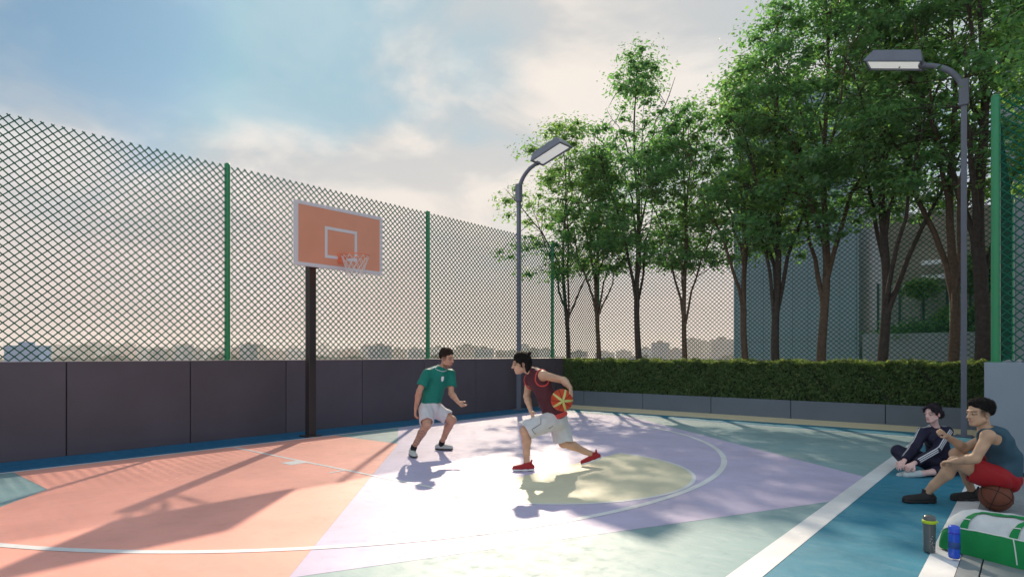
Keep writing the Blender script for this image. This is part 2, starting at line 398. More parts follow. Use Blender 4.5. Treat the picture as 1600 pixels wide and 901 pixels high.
rng = np.random.default_rng(11)
hd = empty('hedge', (5, 15.9, .42)); tag(hd, 'dense clipped green hedge growing in the long planter', 'hedge')
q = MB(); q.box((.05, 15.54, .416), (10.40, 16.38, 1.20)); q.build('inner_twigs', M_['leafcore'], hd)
def hedge_leaves():
    cs = []; ns = []
    def bumpy(u, v): return .035*np.sin(u*5.1+1.3*np.sin(v*7))+.03*np.sin(u*11.7+v*9)+.02*np.sin(u*23+v*17)
    n = 24000; x = rng.uniform(0, 10.46, n); z = rng.uniform(.42, 1.30, n)
    y = 15.50-bumpy(x, z)*.8+rng.exponential(.035, n)-.03
    cs.append(np.stack([x, y, z], 1)); ns.append(np.stack([rng.normal(0, .9, n), -.8+rng.normal(0, .7, n), .6+rng.normal(0, .8, n)], 1))
    n = 17000; x = rng.uniform(0, 10.46, n); y = rng.uniform(15.45, 16.45, n); z = 1.285+bumpy(x, y)*.8-rng.exponential(.03, n)+rng.uniform(0, .035, n)
    cs.append(np.stack([x, y, z], 1)); ns.append(np.stack([rng.normal(0, .6, n), -.2+rng.normal(0, .6, n), 1+rng.normal(0, .4, n)], 1))
    n = 2500; y = rng.uniform(15.45, 16.4, n); z = rng.uniform(.42, 1.28, n); x = .02+rng.exponential(.03, n)
    cs.append(np.stack([x, y, z], 1)); ns.append(np.stack([-1+rng.normal(0, .4, n), rng.normal(0, .6, n), .4+rng.normal(0, .5, n)], 1))
    c = np.concatenate(cs); nn = np.concatenate(ns)
    return leaves_mesh('foliage', c, nn, rng.uniform(.05, .085, len(c)), rng, .32)
o = link_mesh('foliage', hedge_leaves(), M_['leafH'], hd); o['kind'] = 'stuff'
n_ = 9000; xx = rng.uniform(0, 10.46, n_); yy = 15.44+rng.uniform(0, 1, n_)**1.6*.95
zz = 1.30+.03*np.sin(xx*5.1)+.025*np.sin(xx*11.7+yy*9)+.02*np.sin(xx*31)+rng.uniform(-.01, .05, n_)
M_['leafRim'] = leaf_mat('sun rim hedge leaf', (.12, .15, .05), (.19, .22, .075), (.30, .31, .13), .5)  # paler leaves along the hedge top, sun rim light put into their colour
o = link_mesh('sun_rim_leaves', leaves_mesh('sun_rim_leaves', np.stack([xx, yy, zz], 1), np.stack([rng.normal(0, .8, n_), rng.normal(-.2, .8, n_), rng.normal(.6, .6, n_)], 1), rng.uniform(.04, .07, n_), rng, .32), M_['leafRim'], hd); o['kind'] = 'stuff'

# ------------------------------------------------------------------ fences
def wire_bay(parent, p0, p1, z0, z1, cw=.13, ch=.12, r=.0102):
    p0 = np.array(p0, float); p1 = np.array(p1, float); L = np.linalg.norm(p1-p0); u = (p1-p0)/L; n = np.array([-u[1], u[0]])
    Hh = z1-z0; k = ch/cw; q = MB()
    for fam, off in ((1, r*.55), (-1, -r*.55)):
        s = -math.ceil(Hh/k/cw)*cw if fam > 0 else 0
        e = L if fam > 0 else L+Hh/k
        while s <= e+1e-6:
            # line s0 + z/k*fam
            a0, a1 = 0.0, Hh
            if fam > 0: a0 = max(a0, (0-s)*k); a1 = min(a1, (L-s)*k)
            else: a0 = max(a0, (s-L)*k); a1 = min(a1, s*k)
            if a1-a0 > .02:
                pts = []
                for z in (a0, a1):
                    t = s+fam*z/k; xy = p0+u*t+n*off; pts.append((xy[0], xy[1], z0+z))
                q.tube(pts, r, 4, cap=True, smooth=False, ref=(n[0], n[1], 0))
            s += cw
    return q.build('wire_mesh', M_['wire'], parent)
def post(parent, x, y, z0, z1, r=.05):
    q = MB(); q.tube([(x, y, z0), (x, y, z1)], r, 16); q.lathe([(r+.004, 0), (r+.004, .0045), (r*.6, .03), (0.001, .036)], (x, y, z1), 16)
    o = q.build('post', M_['green_post'], parent)
    q = MB(); q.lathe([(.001, 0), (r*1.9, 0), (r*1.9, .0045), (r+.002, .014)], (x, y, z0+.0005), 16); q.build('base_plate', M_['green_post'], o)
fl = empty('chain_link_fence', (-.2, 5, 1.4)); tag(fl, 'tall green chain link fence on the dark plum wall', 'fence')
ys = [-4.7, .25, 5.25, 10.1, 15.15]; FX = -.18
for y in ys: post(fl, FX, y, 1.402, 4.93)
for a, c in zip(ys, ys[1:]+[17.72]): wire_bay(fl, (FX+.03, a+.05), (FX+.03, c-.05), 1.41, 1.41+29*.12+.02)
ff = empty('chain_link_fence', (5, 17.7, 1.37)); tag(ff, 'green chain link fence behind the row of trees', 'fence')
xf = [-.18, 4.68, 9.52]
for x in xf: post(ff, x, 17.72, 1.372, 5.50)
for a, c in zip(xf, xf[1:]+[10.62]): wire_bay(ff, (a+.05, 17.69), (c-.05, 17.69), 1.375, 1.375+34*.12+.02)
fr = empty('chain_link_fence', (10.6, 10.45, 1.4)); tag(fr, 'green chain link fence on the pale wall at the right edge', 'fence')
post(fr, 10.585, 10.46, 1.402, 4.93, .052); post(fr, 14.6, 10.46, 1.402, 4.93, .052); post(fr, 10.6, 17.6, 1.402, 4.93, .05)
wire_bay(fr, (10.64, 10.43), (14.55, 10.43), 1.41, 1.41+29*.12+.02); wire_bay(fr, (10.60, 10.52), (10.60, 17.54), 1.41, 1.41+29*.12+.02)

# ------------------------------------------------------------------ trees
def tree(name, label, x, y, H, fork, Rc, seed, bark, leafm, lean=(0, 0), trunk_r=.09, nclu=95, squash=1.0, zb=None, base=.41):
    if H > 10.8 and zb is None: zb = fork+2.0
    rg = np.random.default_rng(seed); root = empty(name, (x, y, base)); tag(root, label, 'tree', 'trees behind the hedge')
    tb = MB(); zb = zb or fork+1.35
    axis = lambda h: np.array([x+lean[0]*h+.05*math.sin(h*1.3+seed), y+lean[1]*h+.05*math.cos(h*1.1+seed*2), base+h])
    Ht = H*.93-base
    hs = np.linspace(0, Ht, 16)
    rad = [trunk_r*(1-.88*(h/Ht)**.9)*(1.25 if h < .15 else 1) for h in hs]
    tb.tube([axis(h) for h in hs], rad, 9)
    segs = [(axis(h), trunk_r*(1-.85*h/Ht)) for h in hs if h > fork]
    nl = int(rg.integers(6, 9)); az0 = rg.uniform(0, 6.28)
    tops = []
    for i in range(nl):
        h0 = fork*rg.uniform(.5, .95) if i < 3 else rg.uniform(fork, Ht*.7)
        az = az0+i*2.4+rg.uniform(-.4, .4); out = Rc*rg.uniform(.55, .95); rise = (H-base-h0)*rg.uniform(.42, .72)
        p0 = axis(h0); e = p0+np.array([math.cos(az)*out, math.sin(az)*out*squash, rise])
        pts = []; m = 9; r0 = trunk_r*(1-.8*h0/Ht)*rg.uniform(.5, .72)
        for k in range(m):
            t = k/(m-1); pp = p0+(e-p0)*np.array([t**1.25, t**1.25, t**.9])+rg.normal(0, .035, 3)*(k > 0); pts.append(pp)
        tb.tube(pts, [r0*(1-.8*k/(m-1)) for k in range(m)], 6)
        segs += [(pts[k], r0*(1-.8*k/(m-1))) for k in range(3, m)]
    SP = np.array([s[0] for s in segs]); SR = np.array([s[1] for s in segs])
    # leaf clumps through the crown's volume
    cl = []
    tries = 0
    while len(cl) < nclu and tries < 6000:
        tries += 1
        h = rg.uniform(0, 1); prof = (math.sin(math.pi*min(1, .16+h*.84)**.72))**.7
        rr = Rc*prof*math.sqrt(rg.uniform(.03, 1)); a = rg.uniform(0, 6.283)
        z = zb+(H-zb-.15)*h
        cc = axis(z-base)+np.array([rr*math.cos(a), rr*math.sin(a)*squash, 0]); cc[2] = z+rg.normal(0, .08)
        vx = math.sin(1.9*cc[0]+seed)+math.sin(1.7*cc[1]+2*seed)+math.sin(2.3*cc[2]+seed*3)
        if h < .78 and vx < (-.05 if H < 9.9 else (-.5 if H < 10.8 else -1.1)): continue
        if cl and min(np.linalg.norm(cc-q_) for q_ in cl) < (.37 if H < 10.8 else .37): continue
        j = np.argmin(np.linalg.norm((SP-cc)*np.array([1, 1, .8])+np.array([0, 0, .25]), axis=1))
        if np.linalg.norm(SP[j]-cc) > 1.5: continue
        cl.append(cc); p0 = SP[j]; mid = (p0+cc)/2+np.array([0, 0, .06])+rg.normal(0, .05, 3)
        tb.tube([p0, mid, cc], [min(SR[j]*.55, .022), .011, .004], 4, cap=False)
    tb.build('trunk', bark, root)
    C = []; Nn = []; Sz = []
    for cc in cl:
        R_ = rg.uniform(.28, .58); n = int(145*(R_/.40)**2*rg.uniform(.5, 1.25))
        dd = rg.normal(size=(n, 3)); dd /= np.linalg.norm(dd, axis=1, keepdims=True)
        rad_ = R_*np.minimum(np.abs(rg.normal(0, .55, n)+.25), rg.uniform(.9, 1.25, n))
        p = cc+dd*rad_[:, None]*np.array([1.3, 1.3, .62])
        C.append(p); Nn.append(dd*.55+np.array([0, 0, .8])+rg.normal(0, .45, (n, 3))); Sz.append(rg.gamma(9, .0108, n))
    C = np.concatenate(C); me = leaves_mesh('crown', C, np.concatenate(Nn), np.concatenate(Sz), rg, .27)
    o = link_mesh('crown', me, leafm, root); o['kind'] = 'stuff'
    return root
bk = [M_['bark'], M_['bark2']]; lf = [M_['leafA'], M_['leafB']]
TR = [ # px, y, H, fork, R, trunk_r, bark, leaf, lean, clumps, label
    (886, 15.85, 9.0, 2.7, 2.1, .085, 0, 1, (-.02, 0), 95, 'leftmost tree behind the hedge, its crown reaching over the lamp head'),
    (934, 16.3, 8.0, 2.6, 1.4, .085, 1, 0, (.00, 0), 80, 'second tree from the left, slim warm brown trunk'),
    (998, 16.2, 10.5, 3.0, 1.6, .105, 0, 0, (-.012, 0), 105, 'third tree from the left, its top poking highest into the open sky'),
    (1070, 16.4, 8.8, 2.6, 1.65, .085, 1, 0, (.0, 0), 95, 'fourth tree from the left, trunk forking low over the hedge'),
    (1166, 16.3, 9.2, 3.0, 1.7, .10, 1, 1, (-.02, 0), 105, 'tree right beside the green post in the far fence'),
    (1214, 16.2, 10.4, 2.7, 2.0, .115, 0, 0, (.0, 0), 110, 'dark forked trunk tree just right of the far green post'),
    (1286, 16.4, 11.2, 3.1, 2.2, .12, 1, 0, (.01, 0), 115, 'warm brown trunk tree before the blue grey tower'),
    (1381, 16.3, 11.4, 2.7, 2.2, .125, 0, 0, (.0, 0), 125, 'dark trunk tree with two low limbs left of the right lamp'),
    (1488, 16.4, 11.2, 3.0, 2.3, .12, 1, 1, (.0, 0), 120, 'warm brown trunk tree touching the right lamp pole'),
    (1531, 15.95, 11.4, 3.2, 2.4, .165, 0, 0, (.005, 0), 125, 'thickest dark trunk tree between lamp pole and pale wall'),
]
for i, (px, y, H, fk, Rc, tr, bi, li, ln, nc, lb) in enumerate(TR):
    tree('tree', lb, x_at(px, y), y, H, fk, Rc, 31+i*7, bk[bi], lf[li], ln, tr, int(nc*(1.05 if H < 9.9 else (1.08 if H < 10.8 else 1.3))))
tree('tree', 'dark foliage overhanging the green post at the right edge', 12.75, 12.2, 9.4, 3.6, 2.2, 333, bk[0], lf[0], (0, 0), .13, 125, zb=4.3, base=-.02)

# ------------------------------------------------------------------ lamps
def lamp(label, x, y, sx, hz=6.2):
    root = empty('lamp_post', (x, y, 0)); tag(root, label, 'street lamp', 'lamps beside the court')
    q = MB(); q.tube([(x, y, .02), (x, y, hz-.45)], .062, 4, smooth=False, ref=(1, 0, 0)); q.build('pole', M_['lamp_grey'], root)
    q = MB(); q.box((x-.13, y-.13, .006), (x+.13, y+.13, .03), bev=.004); q.build('base_plate', M_['lamp_grey'], root)
    q = MB(); q.box((x-.075, y-.075, hz-.5), (x+.075, y+.075, hz-.02), bev=.012); q.build('collar', M_['lamp_grey'], root)
    pts = [(x+sx*(.05+.72*math.sin(t)), y, hz-.38+.62*(1-math.cos(t))+.28*t/1.35) for t in np.linspace(0, 1.35, 12)][0:12]
    pts = [np.array([x+sx*(.0+.80*(1-math.cos(t))), y, hz-.30+.74*math.sin(t)]) for t in np.linspace(.12, 1.42, 12)]
    q = MB(); q.tube(pts, [.058-.010*i/11 for i in range(12)], 10); q.build('arm', M_['lamp_grey'], root)
    # head: bevelled tray, its open side down, tipped up at the outer end
    c = pts[-1]; tilt = R(17)
    M = Matrix.Translation(Vector(c.tolist())) @ Matrix.Rotation(-sx*tilt, 4, 'Y') @ Matrix.Diagonal((sx, 1, 1, 1))
    L, Wd, T = 1.0, .54, .25
    def fr(x0, x1, yy, z): return [(x0, -yy, z), (x1, -yy, z), (x1, yy, z), (x0, yy, z)]
    rings = [fr(-.06+.09, L-.10-.06, Wd/2-.07, T-.02), fr(-.06, L-.06, Wd/2, .03), fr(-.06, L-.06, Wd/2, 0), fr(-.02, L-.10, Wd/2-.04, 0), fr(-.02, L-.10, Wd/2-.04, .035)]
    v = [M @ Vector(p) for r_ in rings for p in r_]; f = [(3, 2, 1, 0)]
    for i in range(4):
        for j in range(4): f.append((i*4+j, i*4+(j+1) % 4, i*4+4+(j+1) % 4, i*4+4+j))
    q = MB(); q.add(v, f); o = q.build('lamp_head', M_['lamp_grey'], root)
    v = [M @ Vector(p) for p in fr(-.019, L-.101, Wd/2-.041, .034)]+[M @ Vector(p) for p in fr(-.019, L-.101, Wd/2-.041, .042)]
    q = MB(); q.add(v, [(0, 1, 2, 3), (7, 6, 5, 4)]+[(j, 4+j, 4+(j+1) % 4, (j+1) % 4) for j in range(4)]); q.build('diffuser', M_['diffuser'], o)
    q = MB(); q.box((-.10, -.07, -.03), (.02, .07, .06), M, bev=.01); q.build('bracket', M_['lamp_grey'], o)
lamp('grey lamp post in the corner by the dark wall, left of the trees', .27, 13.0, 1, 6.15)
lamp('grey lamp post behind the seated pair, in front of the trees', 10.0, 14.0, -1, 6.55)

# ------------------------------------------------------------------ basketball hoop
bx_, by_ = .80, 6.33
hp = empty('basketball_hoop', (bx_, by_, 0)); tag(hp, 'basketball hoop with coral backboard on a dark square post', 'hoop')
q = MB(); q.box((bx_-.072, by_-.072, .02), (bx_+.072, by_+.072, 3.55), bev=.008); q.build('post', M_['pole_dark'], hp)
q = MB(); q.box((bx_-.15, by_-.15, .007), (bx_+.15, by_+.15, .024), bev=.004); q.build('base_plate', M_['pole_dark'], hp)
XBd = 1.70; z0, z1 = 2.98, 4.05; y0, y1 = CY-.08-.89, CY-.08+.89; cyb = (y0+y1)/2
q = MB()
for dy in (-.06, .06):
    q.tube([(bx_+.07, by_+dy*.9, 3.45), (XBd-.05, cyb+dy*4, 3.75)], .028, 8); q.tube([(bx_+.07, by_+dy*.9, 3.10), (XBd-.05, cyb+dy*4, 3.22)], .028, 8)
q.tube([(bx_+.07, by_, 3.12), (XBd-.05, cyb, 3.74)], .02, 8)
q.build('support_arm', M_['pole_dark'], hp)
q = MB(); q.box((XBd-.05, y0+.04, z0+.04), (XBd-.002, y1-.04, z1-.04)); bd = q.build('backboard', M_['board'], hp)
def frame_boxes(xa, xb, ya, yb, za, zb, w):
    q = MB(); q.box((xa, ya, za), (xb, yb, za+w)); q.box((xa, ya, zb-w), (xb, yb, zb)); q.box((xa, ya, za+w+.0005), (xb, ya+w, zb-w-.0005)); q.box((xa, yb-w, za+w+.0005), (xb, yb, zb-w-.0005)); return q
frame_boxes(XBd-.055, XBd+.004, y0, y1, z0, z1, .058).build('border', M_['board_white'], bd)
frame_boxes(XBd-.0015, XBd+.002, cyb-.33, cyb+.33, 3.16, 3.70, .052).build('target_square', M_['board_white'], bd)
RZ, RR = 3.20, .232; rx = XBd+.17+RR
q = MB(); q.tube([(rx+RR*math.cos(a), cyb+RR*math.sin(a), RZ) for a in np.linspace(0, 2*math.pi, 37)], .011, 8, cap=False); rim = q.build('rim', M_['rim'], hp)
q = MB(); q.box((XBd+.003, cyb-.075, RZ-.10), (XBd+.02, cyb+.075, RZ+.07)); q.box((XBd+.021, cyb-.07, RZ-.012), (XBd+.19, cyb-.055, RZ+.008)); q.box((XBd+.021, cyb+.055, RZ-.012), (XBd+.19, cyb+.07, RZ+.008))
q.add([(XBd+.021, cyb-.05, RZ-.014), (XBd+.18, cyb-.05, RZ-.014), (XBd+.021, cyb-.05, RZ-.09), (XBd+.021, cyb+.05, RZ-.014), (XBd+.18, cyb+.05, RZ-.014), (XBd+.021, cyb+.05, RZ-.09)], [(0, 1, 2), (5, 4, 3), (0, 3, 4, 1), (1, 4, 5, 2), (2, 5, 3, 0)])
q.build('bracket', M_['rim'], rim)
q = MB(); lv = [(0, RR), (-.08, RR*.88), (-.16, RR*.76), (-.24, RR*.66), (-.31, RR*.60), (-.36, RR*.60)]
nn = 12
for i in range(len(lv)-1):
    for j in range(nn):
        for sgn in (.5, -.5):
            a0 = 2*math.pi*(j+.5*(i % 2))/nn; a1 = a0+sgn*2*math.pi/nn
            q.tube([(rx+lv[i][1]*math.cos(a0), cyb+lv[i][1]*math.sin(a0), RZ-.012+lv[i][0]), (rx+lv[i+1][1]*math.cos(a1), cyb+lv[i+1][1]*math.sin(a1), RZ-.012+lv[i+1][0])], .0045, 4, cap=False)
q.build('net', M_['net'], rim)
# ================================================================== PEOPLE
class SDF:
    """smooth union of tapered limbs and ellipsoids, meshed as one continuous surface"""
    def __init__(s): s.p = []; s.disp = None
    def rc(s, a, b, ra, rb, n=None, sq=1.0, k=.02, op='+', clip=None):
        s.p.append(('rc', np.array(a, float), np.array(b, float), ra, rb, None if n is None else nrm(n), sq, k, op, clip)); return s
    def el(s, c, r, fr=None, k=.02, op='+', clip=None):
        fr = np.eye(3) if fr is None else np.array(fr, float)
        s.p.append(('el', np.array(c, float), np.array(r, float), fr, None, None, 1.0, k, op, clip)); return s
    @staticmethod
    def _one(q, P):
        if q[0] == 'rc':
            a, b, ra, rb, n, sq = q[1:7]
            if n is not None:
                w = (P-a)@n; P2 = P+(w*(1/sq-1))[..., None]*n
                bb = b+n*((b-a)@n)*(1/sq-1)
            else: P2 = P; bb = b
            ab = bb-a; t = np.clip(((P2-a)@ab)/(ab@ab+1e-12), 0, 1)
            d = np.linalg.norm(P2-a-t[..., None]*ab, axis=-1)-(ra+(rb-ra)*t)
            if n is not None: d = d*(sq**.5)
        else:
            L = (P-q[1])@q[3].T; k0 = np.linalg.norm(L/q[2], axis=-1); k1 = np.linalg.norm(L/(q[2]**2), axis=-1)
            d = k0*(k0-1)/(k1+1e-9)
        if q[9]:
            for p0, nn in q[9]: d = np.maximum(d, (P-np.asarray(p0))@nrm(nn))
        return d
    @staticmethod
    def _comb(D, d, k, op):
        if op == '+':
            h = np.clip(.5+.5*(D-d)/k, 0, 1); return D+(d-D)*h-k*h*(1-h)
        if op == '-':
            h = np.clip(.5-.5*(D+d)/k, 0, 1); return D+(-d-D)*h+k*h*(1-h)
        return np.maximum(D, d)
    def bbox(s, q):
        if q[0] == 'rc': lo = np.minimum(q[1], q[2])-max(q[3], q[4])*1.1; hi = np.maximum(q[1], q[2])+max(q[3], q[4])*1.1
        else: m = max(q[2]); lo = q[1]-m; hi = q[1]+m
        return lo, hi
    def ev(s, P):
        D = np.full(P.shape[:-1], 9.0)
        for q in s.p: D = s._comb(D, s._one(q, P), q[7], q[8])
        return D+(s.disp(P) if s.disp else 0)
    def mesh(s, name, res=.007, disp=None):
        bs = [s.bbox(q) for q in s.p if q[8] == '+']
        lo = np.min([b_[0] for b_ in bs], 0)-.03; hi = np.max([b_[1] for b_ in bs], 0)+.03
        n = np.ceil((hi-lo)/res).astype(int)+1
        D = np.full(n, 9.0, np.float32)
        for q in s.p:
            a, b_ = s.bbox(q); mg = q[7]+3*res
            i0 = np.maximum(((a-mg-lo)/res).astype(int), 0); i1 = np.minimum(np.ceil((b_+mg-lo)/res).astype(int)+1, n)
            if np.any(i1 <= i0): continue
            ax = [lo[k]+np.arange(i0[k], i1[k])*res for k in range(3)]
            P = np.stack(np.meshgrid(*ax, indexing='ij'), -1)
            sl = tuple(slice(i0[k], i1[k]) for k in range(3))
            D[sl] = s._comb(D[sl].astype(float), s._one(q, P), q[7], q[8])
        s.disp = disp
        if disp is not None:
            m = np.abs(D) < .05; I = np.argwhere(m); D[m] += disp(lo+I*res)
        # surface nets
        neg = D < 0
        corners = [(i, j, k) for i in (0, 1) for j in (0, 1) for k in (0, 1)]
        sub = lambda A, c: A[c[0]:n[0]-1+c[0], c[1]:n[1]-1+c[1], c[2]:n[2]-1+c[2]]
        cnt = sum(sub(neg, c).astype(np.int8) for c in corners)
        cell = (cnt > 0) & (cnt < 8); idx = -np.ones(cell.shape, np.int64); I = np.argwhere(cell); idx[cell] = np.arange(len(I))
        acc = np.zeros((len(I), 3)); num = np.zeros(len(I))
        for c0 in corners:
            for ax in range(3):
                if c0[ax] == 1: continue
                c1 = list(c0); c1[ax] = 1
                v0 = D[I[:, 0]+c0[0], I[:, 1]+c0[1], I[:, 2]+c0[2]]; v1 = D[I[:, 0]+c1[0], I[:, 1]+c1[1], I[:, 2]+c1[2]]
                x = (v0 < 0) != (v1 < 0); t = np.where(x, v0/(v0-v1+1e-20), 0)
                p = np.array(c0, float)+np.zeros((len(I), 3)); p[:, ax] += t; acc[x] += p[x]; num += x
        V = lo+(I+acc/num[:, None])*res
        F = []
        for ax in range(3):
            u, w = (ax+1) % 3, (ax+2) % 3
            s0 = [slice(None)]*3; s1 = [slice(None)]*3; s0[ax] = slice(0, n[ax]-1); s1[ax] = slice(1, n[ax])
            A = neg[tuple(s0)]; B = neg[tuple(s1)]
            E_ = np.argwhere(A != B); E_ = E_[(E_[:, u] > 0) & (E_[:, w] > 0) & (E_[:, u] < n[u]-1) & (E_[:, w] < n[w]-1)]
            fl = A[E_[:, 0], E_[:, 1], E_[:, 2]]
            def at_(du, dw):
                Q = E_.copy(); Q[:, u] -= du; Q[:, w] -= dw; return idx[Q[:, 0], Q[:, 1], Q[:, 2]]
            qd = np.stack([at_(1, 1), at_(0, 1), at_(0, 0), at_(1, 0)], 1); qd[~fl] = qd[~fl][:, ::-1]; F.append(qd)
        F = np.concatenate(F); F = F[(F >= 0).all(1)]
        me = bpy.data.meshes.new(name); me.vertices.add(len(V)); me.vertices.foreach_set('co', V.ravel())
        me.loops.add(F.size); me.loops.foreach_set('vertex_index', F.ravel().astype(np.int32))
        me.polygons.add(len(F)); me.polygons.foreach_set('loop_start', np.arange(0, F.size, 4, dtype=np.int32))
        me.update(calc_edges=True); me.polygons.foreach_set('use_smooth', np.ones(len(F), bool)); me.validate()
        return me, V

def skin_mat(name):
    m = bpy.data.materials.new(name); m.use_nodes = True; nt = m.node_tree; b = nt.nodes['Principled BSDF']
    a = nt.nodes.new('ShaderNodeAttribute'); a.attribute_name = 'tint'; nt.links.new(a.outputs['Color'], b.inputs['Base Color'])
    b.inputs['Roughness'].default_value = .5; b.inputs['Specular IOR Level'].default_value = .35
    b.inputs['Subsurface Weight'].default_value = .12; b.inputs['Subsurface Radius'].default_value = (.012, .005, .003); b.inputs['Subsurface Scale'].default_value = 1.0
    return m
SKIN = skin_mat('skin')
def tinted(name, me, V, m, fn, parent):
    at_ = me.color_attributes.new('tint', 'FLOAT_COLOR', 'POINT'); c = np.ones((len(V), 4), np.float32); c[:, :3] = fn(V); at_.data.foreach_set('color', c.ravel())
    return link_mesh(name, me, m, parent)
def folds(amp, seed, sc=1.0):
    rg = np.random.default_rng(seed); K = rg.normal(0, 1, (7, 3))*np.array([24, 24, 20])*sc; ph = rg.uniform(0, 6.28, 7); w = rg.uniform(.5, 1, 7)
    return lambda P: amp*sum(w[i]*np.sin(P@K[i]+ph[i]+1.2*np.sin(P@K[(i+3) % 7]*.45)) for i in range(7))/3.0
def cloth_mat(name, c, rough=.8, **kw): return mat(name, c, rough, .07, 10, .25, 220, spec=.25, **kw)

def head_frame(c, f, roll=0.0):
    f = nrm(f); u = np.array([0, 0, 1.0]); u = nrm(u-f*(u@f)); sd_ = np.cross(u, f)
    return dict(c=np.array(c, float), f=f, u=u, s=sd_)
def head_prims(S, h, sc=1.0, jaw=1.0):
    c, f, u, s = h['c'], h['f'], h['u'], h['s']; fr = np.stack([f, s, u])
    p = lambda a, b_, d: c+sc*(f*a+s*b_+u*d)
    S.el(p(-.014, 0, .034), np.array([.098, .077, .086])*sc, fr, .02)
    S.el(p(.030, 0, -.036), np.array([.062, .060*jaw, .082])*sc, fr, .02)
    for q_ in (-1, 1): S.rc(p(.0, .047*q_*jaw, -.058), p(.066, .014*q_, -.098), .026*sc, .018*sc, k=.018)
    S.rc(p(.082, .034, .018), p(.082, -.034, .018), .012*sc, .012*sc, k=.014)
    for q_ in (-1, 1):
        S.el(p(.098, .033*q_, -.004), np.array([.016, .017, .011])*sc, fr, .010, '-')
        S.el(p(.080, .033*q_, -.004), np.array([.013, .013, .012])*sc, fr, .004)
    S.rc(p(.088, 0, .006), p(.110, 0, -.034), .008*sc, .012*sc, k=.010)
    for q_ in (-1, 1): S.el(p(.098, .012*q_, -.036), np.array([.010, .008, .007])*sc, fr, .006)
    S.rc(p(.087, .018, -.062), p(.087, -.018, -.062), .0075*sc, .0075*sc, k=.006); S.rc(p(.084, .014, -.072), p(.084, -.014, -.072), .008*sc, .008*sc, k=.006)
    for q_ in (-1, 1):
        S.el(p(-.010, .077*q_, -.012), np.array([.019, .009, .031])*sc, fr, .006)
def head_tint(h, base, sc=1.0, stub=0.0, fade=None, lip=(.55, .22, .18), brow=(.03, .02, .016)):
    c, f, u, s = h['c'], h['f'], h['u'], h['s']; base = np.array(base)
    def fn(V):
        L = (V-c)/sc; a, b_, d = L@f, L@s, L@u
        col = np.tile(base, (len(V), 1)).astype(float)
        nz = .06*np.sin(V@np.array([31, 17, 23]))+.05*np.sin(V@np.array([-53, 41, 67])); col *= (1+nz)[:, None]
        def put(m, cc, al): col[m] = col[m]*(1-al)+np.array(cc)*al
        head = (np.abs(a) < .14) & (np.abs(b_) < .1) & (np.abs(d) < .14)
        put(head & (a > .07) & (np.abs(b_) < .022) & (d < -.055) & (d > -.08), lip, .6)
        put(head & (a > .06) & (np.abs(np.abs(b_)-.034) < .021) & (np.abs(d-.021) < .0075), brow, .6)
        put(head & (a > .06) & (np.abs(np.abs(b_)-.033) < .017) & (np.abs(d+.004) < .0065), (.05, .035, .03), .55)
        if fade is not None:
            w = np.clip((d+.035-.55*np.clip(a-.03, 0, 1))/.055, 0, 1)*np.clip((.052-a)/.02, 0, 1)*head*(np.abs(b_) < .10)*(np.abs(np.abs(b_)-.082) > .006 if False else 1.0)
            w = (w*.88)[:, None]; col[:] = col*(1-w)+np.array(fade)*w
        if stub: put(head & (a > -.01) & (d < -.052) & (np.abs(d+.068) > .012), (.06, .035, .025), stub)
        return col
    return fn
def eyes(h, sc, parent):
    c, f, u, s = h['c'], h['f'], h['u'], h['s']
    for q_ in (-1, 1):
        b = MB(); e = c+sc*(f*.0835+s*.033*q_-u*.004)
        ring = [e+sc*(s*.0085*math.cos(t)+u*.0045*math.sin(t)+f*.0095) for t in np.linspace(0, 2*math.pi, 12, endpoint=False)]
        b.add(ring+[e+sc*f*.0125], [(i, (i+1) % 12, 12) for i in range(12)], True); b.build('eye', EYE, parent)
EYE = mat('eye', (.06, .045, .04), .15)

def hand(S, W_, d_, pn, side, curl=.5, fist=False, sc=1.0):
    """palm + five fingers; d_ pointing direction, pn palm normal, side +1/-1 for the thumb side"""
    d_ = nrm(d_); pn = nrm(np.asarray(pn)-d_*(np.asarray(pn)@d_)); sv = np.cross(d_, pn)*side
    S.rc(W_-d_*.02, W_+d_*.05*sc, .025*sc, .034*sc, pn, .5, .012); S.rc(W_+d_*.04*sc+sv*.012, W_+d_*.085*sc+sv*.006, .030*sc, .034*sc, pn, .42, .012)
    K = W_+d_*.092*sc
    for i, (o_, L) in enumerate(((.030, .068), (.010, .078), (-.010, .073), (-.030, .058))):
        b0 = K+sv*o_*sc-d_*abs(i-1.2)*.006; cu = curl*(1+.12*i)
        d1 = nrm(d_*math.cos(cu)+pn*math.sin(cu)+sv*o_*2.2); d2 = nrm(d_*math.cos(cu*2.3)+pn*math.sin(cu*2.3)); d3 = nrm(d_*math.cos(cu*3.4)+pn*math.sin(cu*3.4))
        p1 = b0+d1*L*.48*sc; p2 = p1+d2*L*.32*sc; p3 = p2+d3*L*.24*sc
        S.rc(b0-d_*.012, p1, .0102*sc, .0092*sc, k=.004); S.rc(p1, p2, .0092*sc, .0085*sc, k=.003); S.rc(p2, p3, .0085*sc, .0075*sc, k=.003)
    t0 = W_+d_*.025*sc+sv*.026*sc; t1 = t0+nrm(d_*.62+sv*.7+pn*.25)*.045*sc; t2 = t1+nrm(d_*.95+sv*.15+pn*(.35+curl*.4))*.034*sc
    S.rc(t0, t1, .0145*sc, .0115*sc, k=.008); S.rc(t1, t2, .0112*sc, .009*sc, k=.004)

